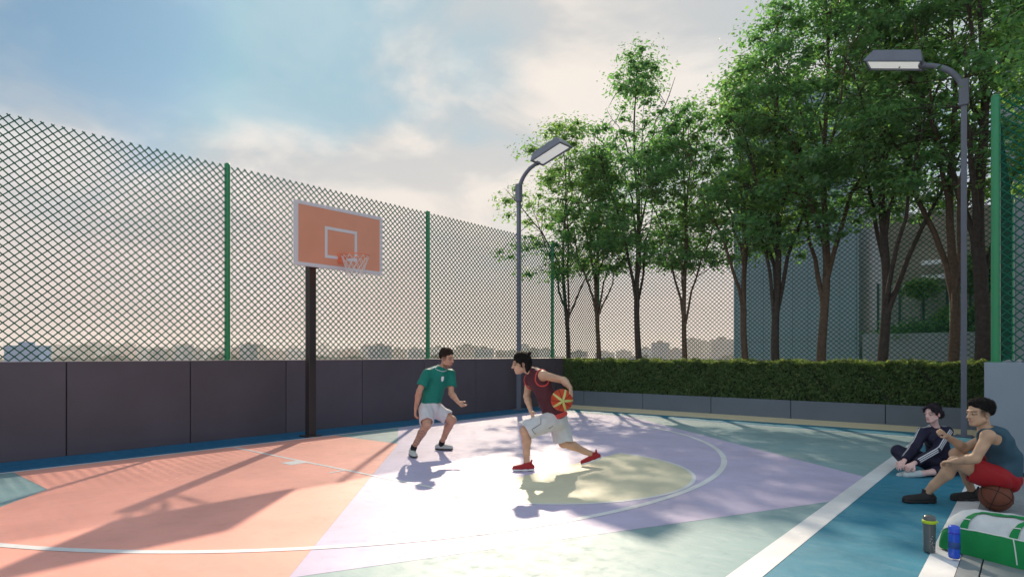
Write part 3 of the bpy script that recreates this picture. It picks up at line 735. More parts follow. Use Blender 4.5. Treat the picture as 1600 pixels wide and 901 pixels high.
def arm(S, s_, e_, w_, m=1.0):
    S.el(s_, (.062*m, .062*m, .060*m), k=.03); S.rc(s_, e_, .053*m, .041*m, k=.02)
    mid = e_+(w_-e_)*.28; S.rc(e_, mid, .041*m, .043*m, k=.02); S.rc(mid, w_, .042*m, .027*m, k=.02)
def leg(S, h_, k_, a_, m=1.0):
    S.rc(h_, h_+(k_-h_)*.45, .092*m, .084*m, k=.03); S.rc(h_+(k_-h_)*.45, k_, .083*m, .056*m, k=.02)
    bk_ = nrm(np.cross(np.cross(k_-h_, a_-k_), a_-k_)+1e-6); t = a_-k_
    if np.linalg.norm(np.cross(k_-h_, t)) < .01: bk_ = np.zeros(3)
    S.el(k_, (.056*m,)*3, k=.02)
    S.rc(k_, k_+t*.32+bk_*.014, .051*m, .057*m, k=.02); S.rc(k_+t*.32+bk_*.014, k_+t*.72, .056*m, .039*m, k=.02); S.rc(k_+t*.7, a_, .039*m, .035*m, k=.02)
def foot_core(S, a_, d_):
    d_ = nrm(d_); S.rc(a_-np.array([0, 0, .035])-d_*.02, a_-np.array([0, 0, .045])+d_*.12, .036, .028, k=.02)
def shoe(parent, a_, d_, mu, ms, lift=0.0, L=.285, collar=.0, lace=None):
    """a_ ankle, d_ heel-to-toe direction; lift tips the heel up"""
    d_ = nrm([d_[0], d_[1], 0]); side = np.array([-d_[1], d_[0], 0]); up = np.array([0, 0, 1.0])
    if lift: c, s_ = math.cos(lift), math.sin(lift); d2 = d_*c-up*s_; up = up*c+d_*s_; d_ = d2
    g0 = a_-up*.092                                      # point on the sole below the ankle
    heel = g0-d_*.058; toe = g0+d_*(L-.10)
    S = SDF(); pl_ = [(g0+up*.018, -up)]
    S.rc(heel+up*.045, g0+up*.05, .040, .041, side, .92, .02, clip=pl_); S.rc(g0+up*.05, toe+up*.030-d_*.03, .043, .036, k=.03, clip=pl_)
    S.rc(g0+d_*.05+up*.045, toe-d_*.045+up*.034, .046, .044, up, .8, .02, clip=pl_)
    S.rc(g0+up*.06-d_*.006, g0+up*(.105+collar)-d_*.004, .043, .043, k=.02, clip=pl_+[(g0+up*(.108+collar), up*1.0-d_*.25)])
    if collar > .0: S.rc(heel+up*.09+d_*.008, heel+up*.135-d_*.006, .016, .010, k=.015)
    me, V = S.mesh('shoe', .006); o = link_mesh('shoe', me, mu, parent)
    S = SDF(); cl = [(g0+up*.026, up), (g0+up*.0015, -up)]
    S.rc(heel+up*.012+d_*.004, g0+d_*.03+up*.012, .043, .040, k=.02, clip=cl); S.rc(g0+d_*.03+up*.012, toe-d_*.04+up*.012, .041, .049, k=.02, clip=cl)
    me, V = S.mesh('sole', .006); link_mesh('sole', me, ms, o)
    if lace is not None:
        q = MB()
        for i in range(4):
            p = g0+d_*(.035+.024*i)
            pts = [p+side*t*.030+up*(.098-.012*i-.012*t*t*1.6) for t in (-1, -.5, 0, .5, 1)]; q.tube(pts, .0032, 5)
        q.build('lace', lace, o)
    return o
def ring_tube(parent, name, m, S, c, ax, rr, r, n=40, sel=None):
    """tube laid on the surface of S round axis ax through c"""
    ax = nrm(ax); a = nrm(np.cross(ax, [.3, .5, .8])); b_ = np.cross(ax, a); pts = []
    for t in np.linspace(0, 2*math.pi, n+1):
        dr = a*math.cos(t)+b_*math.sin(t); p = c+dr*rr
        for _ in range(14): p = p-dr*np.clip(S.ev(p[None])[0]*.8, -.03, .03)
        pts.append(p+dr*.002)
    q = MB(); q.tube(pts, r, 6, cap=False); return q.build(name, m, parent)
def patch(parent, name, m, S, c, u, v, n_, outline, off=.003, ns=1):
    """flat print laid on the surface of S; outline in (u, v) metres round c, projected along -n_"""
    pts = []
    for (a, b_) in outline:
        p = c+u*a+v*b_+n_*.12
        for _ in range(30): p = p-n_*np.clip(S.ev(p[None])[0]*.9, -.02, .02)
        pts.append(p+n_*off)
    q = MB(); k = len(pts); q.add(pts, [tuple(range(k))]); return q.build(name, m, parent)
def ribbon(parent, name, m, S, pts, dirs, w, off=.003):
    """strip laid on S: pts on the inner bone, dirs outward, w half-width vectors"""
    q = MB(); L_ = []
    for p0, dr, wv in zip(pts, dirs, w):
        for sg in (-1, 1):
            p = p0+wv*sg+dr*.15
            for _ in range(24): p = p-dr*np.clip(S.ev(p[None])[0]*.9, -.03, .03)
            L_.append(p+dr*off)
    q.add(L_, [(2*i, 2*i+1, 2*i+3, 2*i+2) for i in range(len(pts)-1)], True); return q.build(name, m, parent)
UP = np.array([0, 0, 1.0])

def strands(parent, V, c, back, m, n, L, seed, lift=.35):
    """loose hair blades growing out of the hair surface, combed backwards"""
    rg = np.random.default_rng(seed); I = rg.integers(0, len(V), n); P0 = V[I]; N_ = P0-c; N_ /= np.linalg.norm(N_, axis=1, keepdims=True)
    F_ = np.asarray(back)[None]+rg.normal(0, .35, (n, 3)); F_ -= N_*np.sum(F_*N_, 1, keepdims=True); F_ /= np.linalg.norm(F_, axis=1, keepdims=True)
    S_v = np.cross(N_, F_); ln = (L*rg.uniform(.5, 1.3, n))[:, None]; w = .0028
    a = P0-S_v*w-N_*.003; b_ = P0+S_v*w-N_*.003; m1 = P0+F_*ln*.5+N_*ln*lift*.7; t = P0+F_*ln+N_*ln*lift*.75
    v = np.stack([a, b_, m1+S_v*w*.7, m1-S_v*w*.7, t], 1).reshape(-1, 3); k = np.arange(n)*5
    f = [(i, i+1, i+2, i+3) for i in k]+[(i+3, i+2, i+4) for i in k]
    o = link_mesh('hair_strands', npmesh('hair_strands', v, f, True), m, parent); o['kind'] = 'stuff'
# ---- defender in the green shirt ------------------------------------------------
def defender():
    D0 = 9.4; J = lambda px, py, dd=0: at(px, py, D0+dd)
    root = empty('person', J(665, 700, 0)*np.array([1, 1, 0])); tag(root, 'crouching player in green shirt and pale shorts facing the ball', 'person')
    P, Md, Cc, N = J(673, 636), J(677, 611), J(685, 588), J(692, 575)
    h = head_frame(J(698, 559.5, -.03), dirv(.86, -.5, -.12)); hs = 1.12
    SR, SL = J(667, 584, -.13), J(704, 584, .13); ER, EL = J(655, 611, -.2), J(705, 614, .02); WR, WL = J(649.5, 638, -.14), J(716, 628, -.12)
    HR, HL = J(666, 641, -.09), J(682, 641, .09); KR, KL = J(667, 664, -.34), J(707, 656, .02); AR, AL = J(644, 699, -.27), J(689, 692.5, .33); AR[2] = AL[2] = .101
    n = dirv(.6, -.8)
    def torso(S, e=0.0, k=.04, clip=None):
        S.rc(P, Md, .140+e, .128+e, n, .74, k, clip=clip); S.rc(Md, Cc, .130+e, .158+e, n, .68, k, clip=clip)
        S.rc(SR+(SL-SR)*.14-UP*.01, SL+(SR-SL)*.14-UP*.01, .062+e, .062+e, k=k, clip=clip)
        S.rc(Cc+UP*.02, N, .085+e, .058+e*.6, n, .85, k, clip=clip)
    B = SDF(); torso(B); B.rc(N-UP*.02, h['c']-UP*.05-h['f']*.02, .058, .054, k=.02); head_prims(B, h, hs, 1.06)
    arm(B, SR, ER, WR, 1.04); arm(B, SL, EL, WL, 1.04); leg(B, HR, KR, AR, 1.06); leg(B, HL, KL, AL, 1.06); foot_core(B, AR, dirv(.35, -.94)); foot_core(B, AL, dirv(1, -.15))
    hand(B, WR, nrm(WR-ER)*.6+np.array([0, 0, -.6]), dirv(.9, .3), -1, .35, sc=1.05); hand(B, WL, J(728, 637, -.2)-WL, dirv(.1, -.6, .7), -1, .28, sc=1.05)
    me, V = B.mesh('body', .0065); ht = head_tint(h, (.52, .28, .19), hs, .62, (.030, .018, .014))
    def tint(V):
        c = ht(V)
        # tattoo sleeve on the right shin
        t = np.clip(((V-KR)@(AR-KR))/((AR-KR)@(AR-KR)), 0, 1); dist = np.linalg.norm(V-KR-t[:, None]*(AR-KR), axis=1)
        w = (np.sin(V@np.array([190, 90, 120]))+np.sin(V@np.array([-80, 210, 150]))+np.sin(V@np.array([60, -130, 230])) > -.1) & (dist < .08) & (t > .18) & (t < .8) & (V[:, 2] < .5)
        w &= ((V-KR)@dirv(-.4, -.9)) > -.03
        c[w] = c[w]*.45+np.array((.06, .06, .07))*.55; return c
    bd_ = tinted('body', me, V, SKIN, tint, root); eyes(h, hs, bd_)
    # hair: short, dark brown, faded sides
    c, f, u, s = h['c'], h['f'], h['u'], h['s']; fr = np.stack([f, s, u]); X = SDF(); z = hs
    X.el(c+z*(f*-.016+u*.042), np.array([.101, .081, .091])*z, fr, .01, clip=[(c+z*(f*.078+u*.062), f*.95-u*.32), (c+u*.018*z, -u*.95+f*.45)])
    X.el(c+z*(f*.022+u*.106), np.array([.058, .052, .024])*z, fr, .025); X.el(c+z*(f*-.03+u*.112), np.array([.07, .062, .024])*z, fr, .025)
    me, V = X.mesh('hair', .006, folds(.004, 3, 5)); hm = mat('dark brown hair', (.024, .014, .011), .75, .3, 60, .5, 160, spec=.15); ho = link_mesh('hair', me, hm, root); strands(ho, V, h['c'], -f*.5+u*.5, hm, 900, 0.018, 1, 0.7)
    G = cloth_mat('green jersey', (.004, .175, .135), .6)
    T = SDF(); hem = [(J(674, 629.5), -UP*.98+n*.05)]; torso(T, .022, .04, hem)
    for s_, e_ in ((SR, ER), (SL, EL)):
        cut = s_+(e_-s_)*.68; T.rc(s_+UP*.004, s_+(e_-s_)*.9, .078, .082, k=.035, clip=[(cut, e_-s_)])
    T.rc(N+UP*.005, N+UP*.2+n*.02, .060, .07, k=.012, op='-')
    me, V = T.mesh('shirt', .0065, folds(.0095, 5)); sh = link_mesh('shirt', me, G, root)
    Wt = mat('white print', (.74, .76, .78), .7)
    vv = nrm(np.cross(n, UP)); up2 = UP
    patch(sh, 'crest', Wt, T, Cc-UP*.03-vv*.0, vv, up2, n, [(-.022, .035), (.022, .035), (.024, -.01), (.012, -.035), (0, -.045), (-.012, -.035), (-.024, -.01)], .004)
    for (S0, sgn) in ((SR, 1), (SL, -1)):
        bone = [S0+(N-S0)*t+UP*.0 for t in np.linspace(.12, .55, 7)]; ribbon(sh, 'shoulder_stripe', Wt, T, bone, [nrm(UP+n*.35)]*7, [n*.011]*7, .003)
    ring_tube(sh, 'collar', Wt, T, N+UP*.012+n*.012, UP*.75+n*.66, .075, .0035, 28)
    Wh = cloth_mat('pale grey shorts', (.62, .60, .62), .75)
    X = SDF(); X.rc(P+UP*.02, P-UP*.03, .152, .16, n, .80, .03, clip=[(J(674, 627), UP)])
    for h_, k_, t in ((HR, KR, .80), (HL, KL, .74)):
        cut = h_+(k_-h_)*t; X.rc(h_, k_, .118, .104, k=.03, clip=[(cut, k_-h_)]); 
    for h_, k_, t in ((HR, KR, .80), (HL, KL, .74)):
        cut = h_+(k_-h_)*t; X.rc(cut-(k_-h_)*.12, cut+(k_-h_)*.3, .084, .092, k=.006, op='-')
    me, V = X.mesh('shorts', .0065, folds(.0095, 8)); link_mesh('shorts', me, Wh, root)
    SK = mat('black sock', (.012, .012, .014), .9)
    for k_, a_ in ((KR, AR), (KL, AL)):
        X = SDF(); X.rc(a_+nrm(k_-a_)*.06, a_-UP*.04, .047, .046, k=.01, clip=[(a_+nrm(k_-a_)*.075, k_-a_)]); me, V = X.mesh('sock', .006); link_mesh('sock', me, SK, root)
    U_ = mat('pale grey knit shoe', (.50, .52, .50), .7, .1, 30, .2, 200); So = mat('dark shoe sole', (.03, .03, .032), .6)
    shoe(root, AR, dirv(.38, -.92), U_, So, lace=Wt); shoe(root, AL, dirv(1, -.12), U_, So, lace=Wt)
defender()

# ---- basketballs ----------------------------------------------------------------
def pebble(name, c, rough=.55): return mat(name, c, rough, .12, 8, .5, 420, spec=.3)
def ball_mesh(m_, r, seg=40):
    q = MB(); n1, n2 = seg, seg//2
    prof = [(max(.0005, r*math.sin(math.pi*i/n2)), -r*math.cos(math.pi*i/n2)) for i in range(n2+1)]
    q.lathe(prof, (0, 0, 0), n1); return q
def seam(o, m, r, w, curves, name):
    q = MB()
    for pts in curves: q.tube([np.array(p)*r*1.0 for p in pts], w, 6, cap=False)
    q2 = q.build(name, m); q2.parent = o; return q2
def circ(ax, n=48, h=0.0):
    ax = nrm(ax); a = nrm(np.cross(ax, [.3, .5, .81])); b_ = np.cross(ax, a); k = math.sqrt(1-h*h)
    return [ax*h+k*(a*math.cos(t)+b_*math.sin(t)) for t in np.linspace(0, 2*math.pi, n+1)]
def bball(label, c, r, colr, pole, game):
    root = empty('basketball', c); tag(root, label, 'ball', 'basketballs')
    q = ball_mesh(None, r); sk = q.build('ball_skin', pebble('ball leather '+label[:12], colr)); sk.parent = root
    pole = nrm(pole); a = nrm(np.cross(pole, [.2, .9, .4])); b_ = np.cross(pole, a)
    if game:      # pale panels meeting in a star on the near side, black seams between
        Y = mat('cream green band', (.52, .50, .16), .5); q = MB()
        for k in range(5):
            t = 2*math.pi*k/5+.45; d_ = a*math.cos(t)+b_*math.sin(t); v = []
            for i in range(22):
                w = .02+1.5*i/21; p = pole*math.cos(w)+d_*math.sin(w); sv = np.cross(p, nrm(np.cross(pole, d_))); sv = np.cross(pole, d_); hw = .075*(.55+.45*math.cos(w*1.0))+.03
                for sg in (-1, 1): v.append(nrm(p+sv*hw*sg)*r*1.006)
            q.add(v, [(2*i, 2*i+1, 2*i+3, 2*i+2) for i in range(21)], True)
        o = q.build('pale_band', Y); o.parent = root
        K = mat('black seam', (.01, .01, .01), .6); cv = []
        for k in range(5):
            t = 2*math.pi*(k+.5)/5+.45; d_ = a*math.cos(t)+b_*math.sin(t); cv.append([pole*math.cos(w)+d_*math.sin(w) for w in np.linspace(.12, 2.9, 24)])
        seam(root, K, r, .0035, cv, 'seam')
    else:
        K = mat('dark seam', (.018, .010, .008), .6)
        seam(root, K, r*.999, .004, [circ(pole), circ(a), circ(b_+a*.0, h=.52), circ(b_, h=-.52)], 'seam')
    return root
BALLC = at(878, 624.6, 7.70)
bball('orange red basketball with pale star bands held by the attacker', BALLC, .138, (.55, .055, .014), at(880, 627, 7.5)-BALLC, True)
SEAT = at(1556, 778, 5.90); SEAT[2] = .152
bball('brown basketball used as a stool by the seated man', SEAT, .138, (.17, .050, .028), nrm([.3, .5, .75]), False)

# ---- attacker in the maroon top -------------------------------------------------
def attacker():
    D0 = 8.1; J = lambda px, py, dd=0: at(px, py, D0+dd)
    root = empty('person', J(860, 735)*np.array([1, 1, 0])); tag(root, 'lunging player in maroon sleeveless top dribbling the ball', 'person')
    P, Md, Cc, N = J(866, 648), J(856, 624), J(843, 597), J(832, 580)
    h = head_frame(J(814.5, 567.5, -.02), dirv(-.97, -.12, -.14)); hs = 1.13
    SL, SR = J(848, 586, -.17), J(827, 592, .17); EL, ER = J(881, 594, -.15), J(823, 619, .16); WL, WR = J(891, 605.5, -.38), J(830, 643, -.02)
    HL, HR = J(860, 656, -.09), J(873, 656, .10); KL, KR = J(820, 673, -.2), J(880, 692, .08); AL, AR = J(823.5, 721, -.12), J(926, 711.5, .22); AL[2] = .101; AR[2] = .164
    n = dirv(-.80, -.35, -.42)
    def torso(S, e=0.0, k=.04, clip=None, sh=True):
        S.rc(P, Md, .138+e, .128+e, n, .76, k, clip=clip); S.rc(Md, Cc, .130+e, .160+e, n, .72, k, clip=clip)
        if sh: S.rc(SR+(SL-SR)*.16-UP*.01, SL+(SR-SL)*.16-UP*.01, .064+e, .064+e, k=k, clip=clip)
        S.rc(Cc+UP*.02, N, .085+e, .060+e*.6, n, .85, k, clip=clip)
    B = SDF(); torso(B); B.rc(N-UP*.01, h['c']-UP*.055-h['f']*.03, .060, .056, k=.02); head_prims(B, h, hs, 1.0)
    arm(B, SL, EL, WL, 1.06); arm(B, SR, ER, WR, 1.04); leg(B, HL, KL, AL, 1.06); leg(B, HR, KR, AR, 1.04); foot_core(B, AL, dirv(-1, -.1)); fd = dirv(-1, .1)*math.cos(R(20))-UP*math.sin(R(20)); fu = UP*math.cos(R(20))+dirv(-1, .1)*math.sin(R(20)); B.rc(AR-fu*.035-fd*.01, AR-fu*.055+fd*.11, .034, .024, k=.02)
    hd_ = nrm((BALLC-WL)+np.array([0, 0, -.02])); hv = nrm(J(893, 622, -.46)-WL)
    hand(B, WL, hv, BALLC-(WL+hv*.1), 1, .30, sc=1.12); hand(B, WR, nrm(WR-ER), dirv(.8, .2), 1, .5)
    me, V = B.mesh('body', .0065); bd_ = tinted('body', me, V, SKIN, head_tint(h, (.56, .34, .23), hs, .0), root); eyes(h, hs, bd_)
    c, f, u, s = h['c'], h['f'], h['u'], h['s']; fr = np.stack([f, s, u]); z = hs; X = SDF()
    X.el(c+z*(f*-.020+u*.040), np.array([.103, .085, .094])*z, fr, .01, clip=[(c+z*(f*.070+u*.02), f*.9-u*.45)])
    X.el(c+z*(f*-.062-u*.02), np.array([.052, .080, .075])*z, fr, .03); X.el(c+z*(f*-.055-u*.075), np.array([.034, .062, .05])*z, fr, .03)
    X.rc(c+z*(f*.012+s*.080+u*.02), c+z*(f*.016+s*.080-u*.032), .012, .007, k=.01); X.rc(c+z*(f*.012-s*.080+u*.02), c+z*(f*.016-s*.080-u*.032), .012, .007, k=.01)
    X.el(c+z*(f*.005+u*.098), np.array([.060, .060, .034])*z, fr, .04)
    X.rc(c+z*(f*-.085+u*.085), c+z*(f*-.112+u*.104), .026, .024, k=.02)
    me, V = X.mesh('hair', .006, folds(.004, 4, 5)); hm = mat('black hair', (.008, .007, .007), .75, .3, 60, .5, 160, spec=.15); ho = link_mesh('hair', me, hm, root); strands(ho, V, h['c'], -f-u*.35, hm, 1100, 0.035, 2, 0.25)
    Mr = cloth_mat('maroon jersey', (.080, .020, .030), .65); Rd = mat('coral red trim', (.62, .065, .055), .7)
    T = SDF(); hem = [(J(868, 652), nrm(P-Md)*1.0+UP*-.25)]; torso(T, .027, .04, hem)
    T.rc(P, P+nrm(P-Md)*.08, .168, .180, n, .86, .04, clip=hem)
    for s_, e_, q_ in ((SL, EL, 1), (SR, ER, -1)):
        o_ = nrm(s_-(SL+SR)/2); T.el(s_+o_*.075-UP*.03, (.095, .095, .115), k=.01, op='-')
    T.rc(N+UP*.015, N+UP*.2-n*.04, .062, .075, k=.012, op='-')
    me, V = T.mesh('jersey', .0065, folds(.010, 15)); sh = link_mesh('jersey', me, Mr, root)
    # coral hem band: the outline of the hem, slightly proud
    X = SDF(); ax = nrm(nrm(P-Md)+UP*-.25); c1 = J(868, 652); X.rc(Md, P+nrm(P-Md)*.09, .166, .190, n, .90, .03, clip=[(c1+ax*.004, ax), (c1-ax*.052, -ax)])
    me, V = X.mesh('hem_band', .006, folds(.004, 15)); link_mesh('hem_band', me, Rd, sh)
    for s_, nm in ((SL, 'armhole_trim'), (SR, 'armhole_trim')):
        o_ = nrm(s_-(SL+SR)/2); b = MB(); cc = s_+o_*.075-UP*.03; pts = []
        # trim follows where the armhole cuts the jersey
        a_ = nrm(np.cross(o_, UP)); b_ = np.cross(a_, o_)
        for t in np.linspace(0, 2*math.pi, 33):
            dr = a_*math.cos(t)*.088+b_*math.sin(t)*.108; w = 1.0; p = cc+dr-o_*.035
            lo_, hi_ = -.12, .10
            for _ in range(22):
                m_ = (lo_+hi_)/2
                if T.ev((cc+dr-o_*.0+o_*m_)[None])[0] < .0015: lo_ = m_
                else: hi_ = m_
            pts.append(cc+dr+o_*lo_)
        b.tube(pts, .0085, 6, cap=False); b.build(nm, Rd, sh)
    Wt = mat('pale grey print', (.55, .5, .5), .7)
    Sh = cloth_mat('pale grey sport shorts', (.60, .60, .61), .75)
    X = SDF(); wc = [(J(868, 648.5), nrm(Md-P)+UP*.3)]; X.rc(P+UP*.03, P-UP*.04, .158, .174, n, .90, .03, clip=wc)
    for h_, k_, t in ((HL, KL, .97), (HR, KR, .93)):
        cut = h_+(k_-h_)*t; X.rc(h_-UP*.01, h_+(k_-h_)*1.25, .125, .124, k=.03, clip=[(cut, (k_-h_)-UP*.12)]+(wc if h_ is HR else []))
    for h_, k_, t in ((HL, KL, .97), (HR, KR, .93)):
        cut = h_+(k_-h_)*t; X.rc(cut-(k_-h_)*.15, cut+(k_-h_)*.3, .088, .108, k=.006, op='-')
    me, V = X.mesh('shorts', .0065, folds(.011, 18)); so = link_mesh('shorts', me, Sh, root)
    K = mat('charcoal piping', (.16, .16, .17), .7); nd = dirv(0.05, -1)
    b = MB()
    for line in ([(847.5, 655), (847, 664), (840, 668), (832, 672), (836, 678), (840, 680.5)], [(867, 668), (858, 674)]):
        pts = []
        for a0, a1 in zip(line[:-1], line[1:]):
            for t in np.linspace(0, 1, 5)[:-1]:
                p = J(a0[0]+(a1[0]-a0[0])*t, a0[1]+(a1[1]-a0[1])*t, -.42)
                for _ in range(40): p = p-nd*np.clip(X.ev(p[None])[0]*.9, -.03, .03)
                pts.append(p+nd*.001)
        b.tube(pts, .0045, 5)
    b.build('piping', K, so)
    Rs = mat('red knit shoe', (.33, .012, .018), .6, .1, 30, .2, 200); So = mat('white shoe sole', (.70, .70, .72), .5); Lc = mat('dark red lace', (.12, .01, .012), .8)
    shoe(root, AL, dirv(-1, -.12), Rs, So, collar=.012, lace=Lc); shoe(root, AR, dirv(-1, .1), Rs, So, lift=R(20), collar=.012, lace=Lc)
attacker()

# ---- woman sitting cross-legged -------------------------------------------------
def woman():
    D0 = 8.0; J = lambda px, py, dd=0: at(px, py, D0+dd)
    root = empty('person', J(1464, 733)*np.array([1, 1, 0])); tag(root, 'woman in navy striped tracksuit sitting cross legged', 'person')
    P, Md, Cc, N = J(1467, 721, .1), J(1465, 700, .08), J(1462, 681, .04), J(1461, 667, .02)
    h = head_frame(J(1457, 645.5, -.03), dirv(-.93, -.36, -.06)); hs = 1.0
    SR, SL = J(1443, 674.5, .02), J(1480, 674.5, .02); ER, EL = J(1427, 702, -.12), J(1462, 704, -.24); WR, WL = J(1412, 720, -.34), J(1427, 724, -.40)
    HR, HL = J(1457, 724, .04), J(1477, 724, .04); KR, KL = J(1403, 704, -.05), J(1497, 731, -.28); AR, AL = J(1427, 738, -.36), J(1442, 739, -.44)
    n = dirv(-.25, -.97)
    def torso(S, e=0.0, k=.04):
        S.rc(P, Md, .140+e, .112+e, n, .78, k); S.rc(Md, Cc, .113+e, .130+e, n, .76, k); S.rc(SR+(SL-SR)*.15-UP*.008, SL+(SR-SL)*.15-UP*.008, .050+e, .050+e, k=k); S.rc(Cc+UP*.02, N, .07+e, .05+e*.5, n, .85, k)
        for q_ in (-.06, .06): S.el(Cc+n*.085+nrm(np.cross(n, UP))*q_-UP*.045, (.055+e, .055+e, .055+e), k=.03)
    B = SDF(); torso(B); B.rc(N-UP*.02, h['c']-UP*.05-h['f']*.02, .047, .044, k=.02); head_prims(B, h, hs, .92)
    arm(B, SR, ER, WR, .86); arm(B, SL, EL, WL, .86); leg(B, HR, KR, AR, .95); leg(B, HL, KL, AL, .95)
    hand(B, WR, J(1404, 731, -.42)-WR, dirv(.5, .5, -.3), -1, .45, sc=.98); hand(B, WL, J(1412, 733, -.46)-WL, dirv(.0, .4, -.6), 1, .45, sc=.98)
    B.rc(AR, J(1410, 742, -.33), .034, .026, k=.02); B.rc(AL, J(1419, 741, -.42), .034, .026, k=.02)
    me, V = B.mesh('body', .0065); bd_ = tinted('body', me, V, SKIN, head_tint(h, (.74, .46, .42), hs, 0, (.6, .2, .22)), root); eyes(h, hs, bd_)
    c, f, u, s = h['c'], h['f'], h['u'], h['s']; fr = np.stack([f, s, u]); X = SDF()
    X.el(c+f*-.020+u*.042, np.array([.103, .086, .094]), fr, .01, clip=[(c+f*.062+u*.045, f*.85-u*.53), (c-u*.075, -u)])
    X.el(c+f*-.06+u*.0, np.array([.052, .076, .066]), fr, .03)
    X.el(c+f*-.138-u*.030, np.array([.050, .050, .052]), fr, .015)
    for q_ in (-1, 1):
        X.rc(c+f*.074+s*.012*q_+u*.095, c+f*.080+s*.05*q_+u*.055, .016, .013, k=.015); X.rc(c+f*.080+s*.05*q_+u*.055, c+f*.05+s*.080*q_+u*.018, .013, .010, k=.012)
        X.rc(c+f*.05+s*.080*q_+u*.024, c+f*-.02+s*.082*q_+u*.03, .009, .014, k=.012)
    me, V = X.mesh('hair', .006, folds(.004, 24, 5)); hm = mat('violet black hair', (.014, .009, .016), .6, .3, 60, .5, 160, spec=.2); ho = link_mesh('hair', me, hm, root); strands(ho, V, h['c'], -f-u*.15, hm, 1100, 0.035, 3, 0.15)
    Nv = cloth_mat('navy track jacket', (.012, .011, .034), .55)
    T = SDF(); torso(T, .020)
    for s_, e_, w_ in ((SR, ER, WR), (SL, EL, WL)):
        T.rc(s_, e_, .067, .057, k=.03); T.rc(e_, w_, .056, .046, k=.025, clip=[(e_+(w_-e_)*.90, w_-e_)])
    T.rc(N+UP*.02, N+UP*.045, .058, .060, k=.015); T.rc(N+UP*.03+n*.02, N+UP*.2+n*.05, .047, .055, k=.008, op='-')
    me, V = T.mesh('jacket', .0065, folds(.009, 25)); jk = link_mesh('jacket', me, Nv, root)
    Wt = mat('white stripe', (.62, .62, .66), .7)
    for s_, e_, w_, sg in ((SL, EL, WL, 1), (SR, ER, WR, -1)):
        bone = [N+(s_-N)*t for t in np.linspace(.45, .9, 4)]+[s_+(e_-s_)*t for t in np.linspace(.05, .95, 9)]+[e_+(w_-e_)*t for t in np.linspace(.1, .86, 8)]
        out = nrm(dirv(.30*sg, -.75, .5)) if sg > 0 else nrm(dirv(-.6, .3, .7))
        tg = [nrm(bone[min(i+1, len(bone)-1)]-bone[max(i-1, 0)]) for i in range(len(bone))]
        ds = [nrm(out-t*(out@t)) if i > 3 else nrm(UP+n*.15) for i, t in enumerate(tg)]
        sw = [np.cross(t, d_) for t, d_ in zip(tg, ds)]
        for off in (-.021, 0, .021):
            ribbon(jk, 'sleeve_stripe', Wt, T, [p+w*off for p, w in zip(bone, sw)], ds, [w*.0058 for w in sw], .0035)
    # zip down the front
    zp = []; 
    for t in np.linspace(0, 1, 10):
        p = N+(Md-N)*t*.8+n*.25
        for _ in range(30): p = p-n*np.clip(T.ev(p[None])[0]*.9, -.03, .03)
        zp.append(p+n*.001)
    q = MB(); q.tube(zp, .0035, 5); q.build('zip', mat('dark zip', (.05, .05, .07), .4), jk)
    X = SDF(); X.rc(P+UP*.02, P-UP*.02, .155, .158, n, .82, .03, clip=[(P+UP*.09, UP)])
    for h_, k_, a_, t in ((HR, KR, AR, .84), (HL, KL, AL, .72)):
        X.rc(h_, k_, .108, .074, k=.03); cut = k_+(a_-k_)*t; X.rc(k_, a_, .074, .058, k=.03, clip=[(cut, a_-k_)])
    X.rc(J(1467, 760, .1), J(1467, 762, -.4), .02, .02, k=.01, op='-')
    me, V = X.mesh('trousers', .0065, folds(.009, 28)); V0 = V[:, 2]; link_mesh('trousers', me, Nv, root)
    SKm = mat('pale sock', (.50, .55, .56), .9, .08, 30, .3, 200)
    for a_, t_ in ((AR, J(1408, 742, -.33)), (AL, J(1418, 741.5, -.42))):
        X = SDF(); d_ = nrm(t_-a_); X.rc(a_+d_*.03, t_+d_*.02, .043, .036, k=.02, clip=[(a_+d_*.02, -d_)]); me, V = X.mesh('sock', .006); link_mesh('sock', me, SKm, root)
woman()

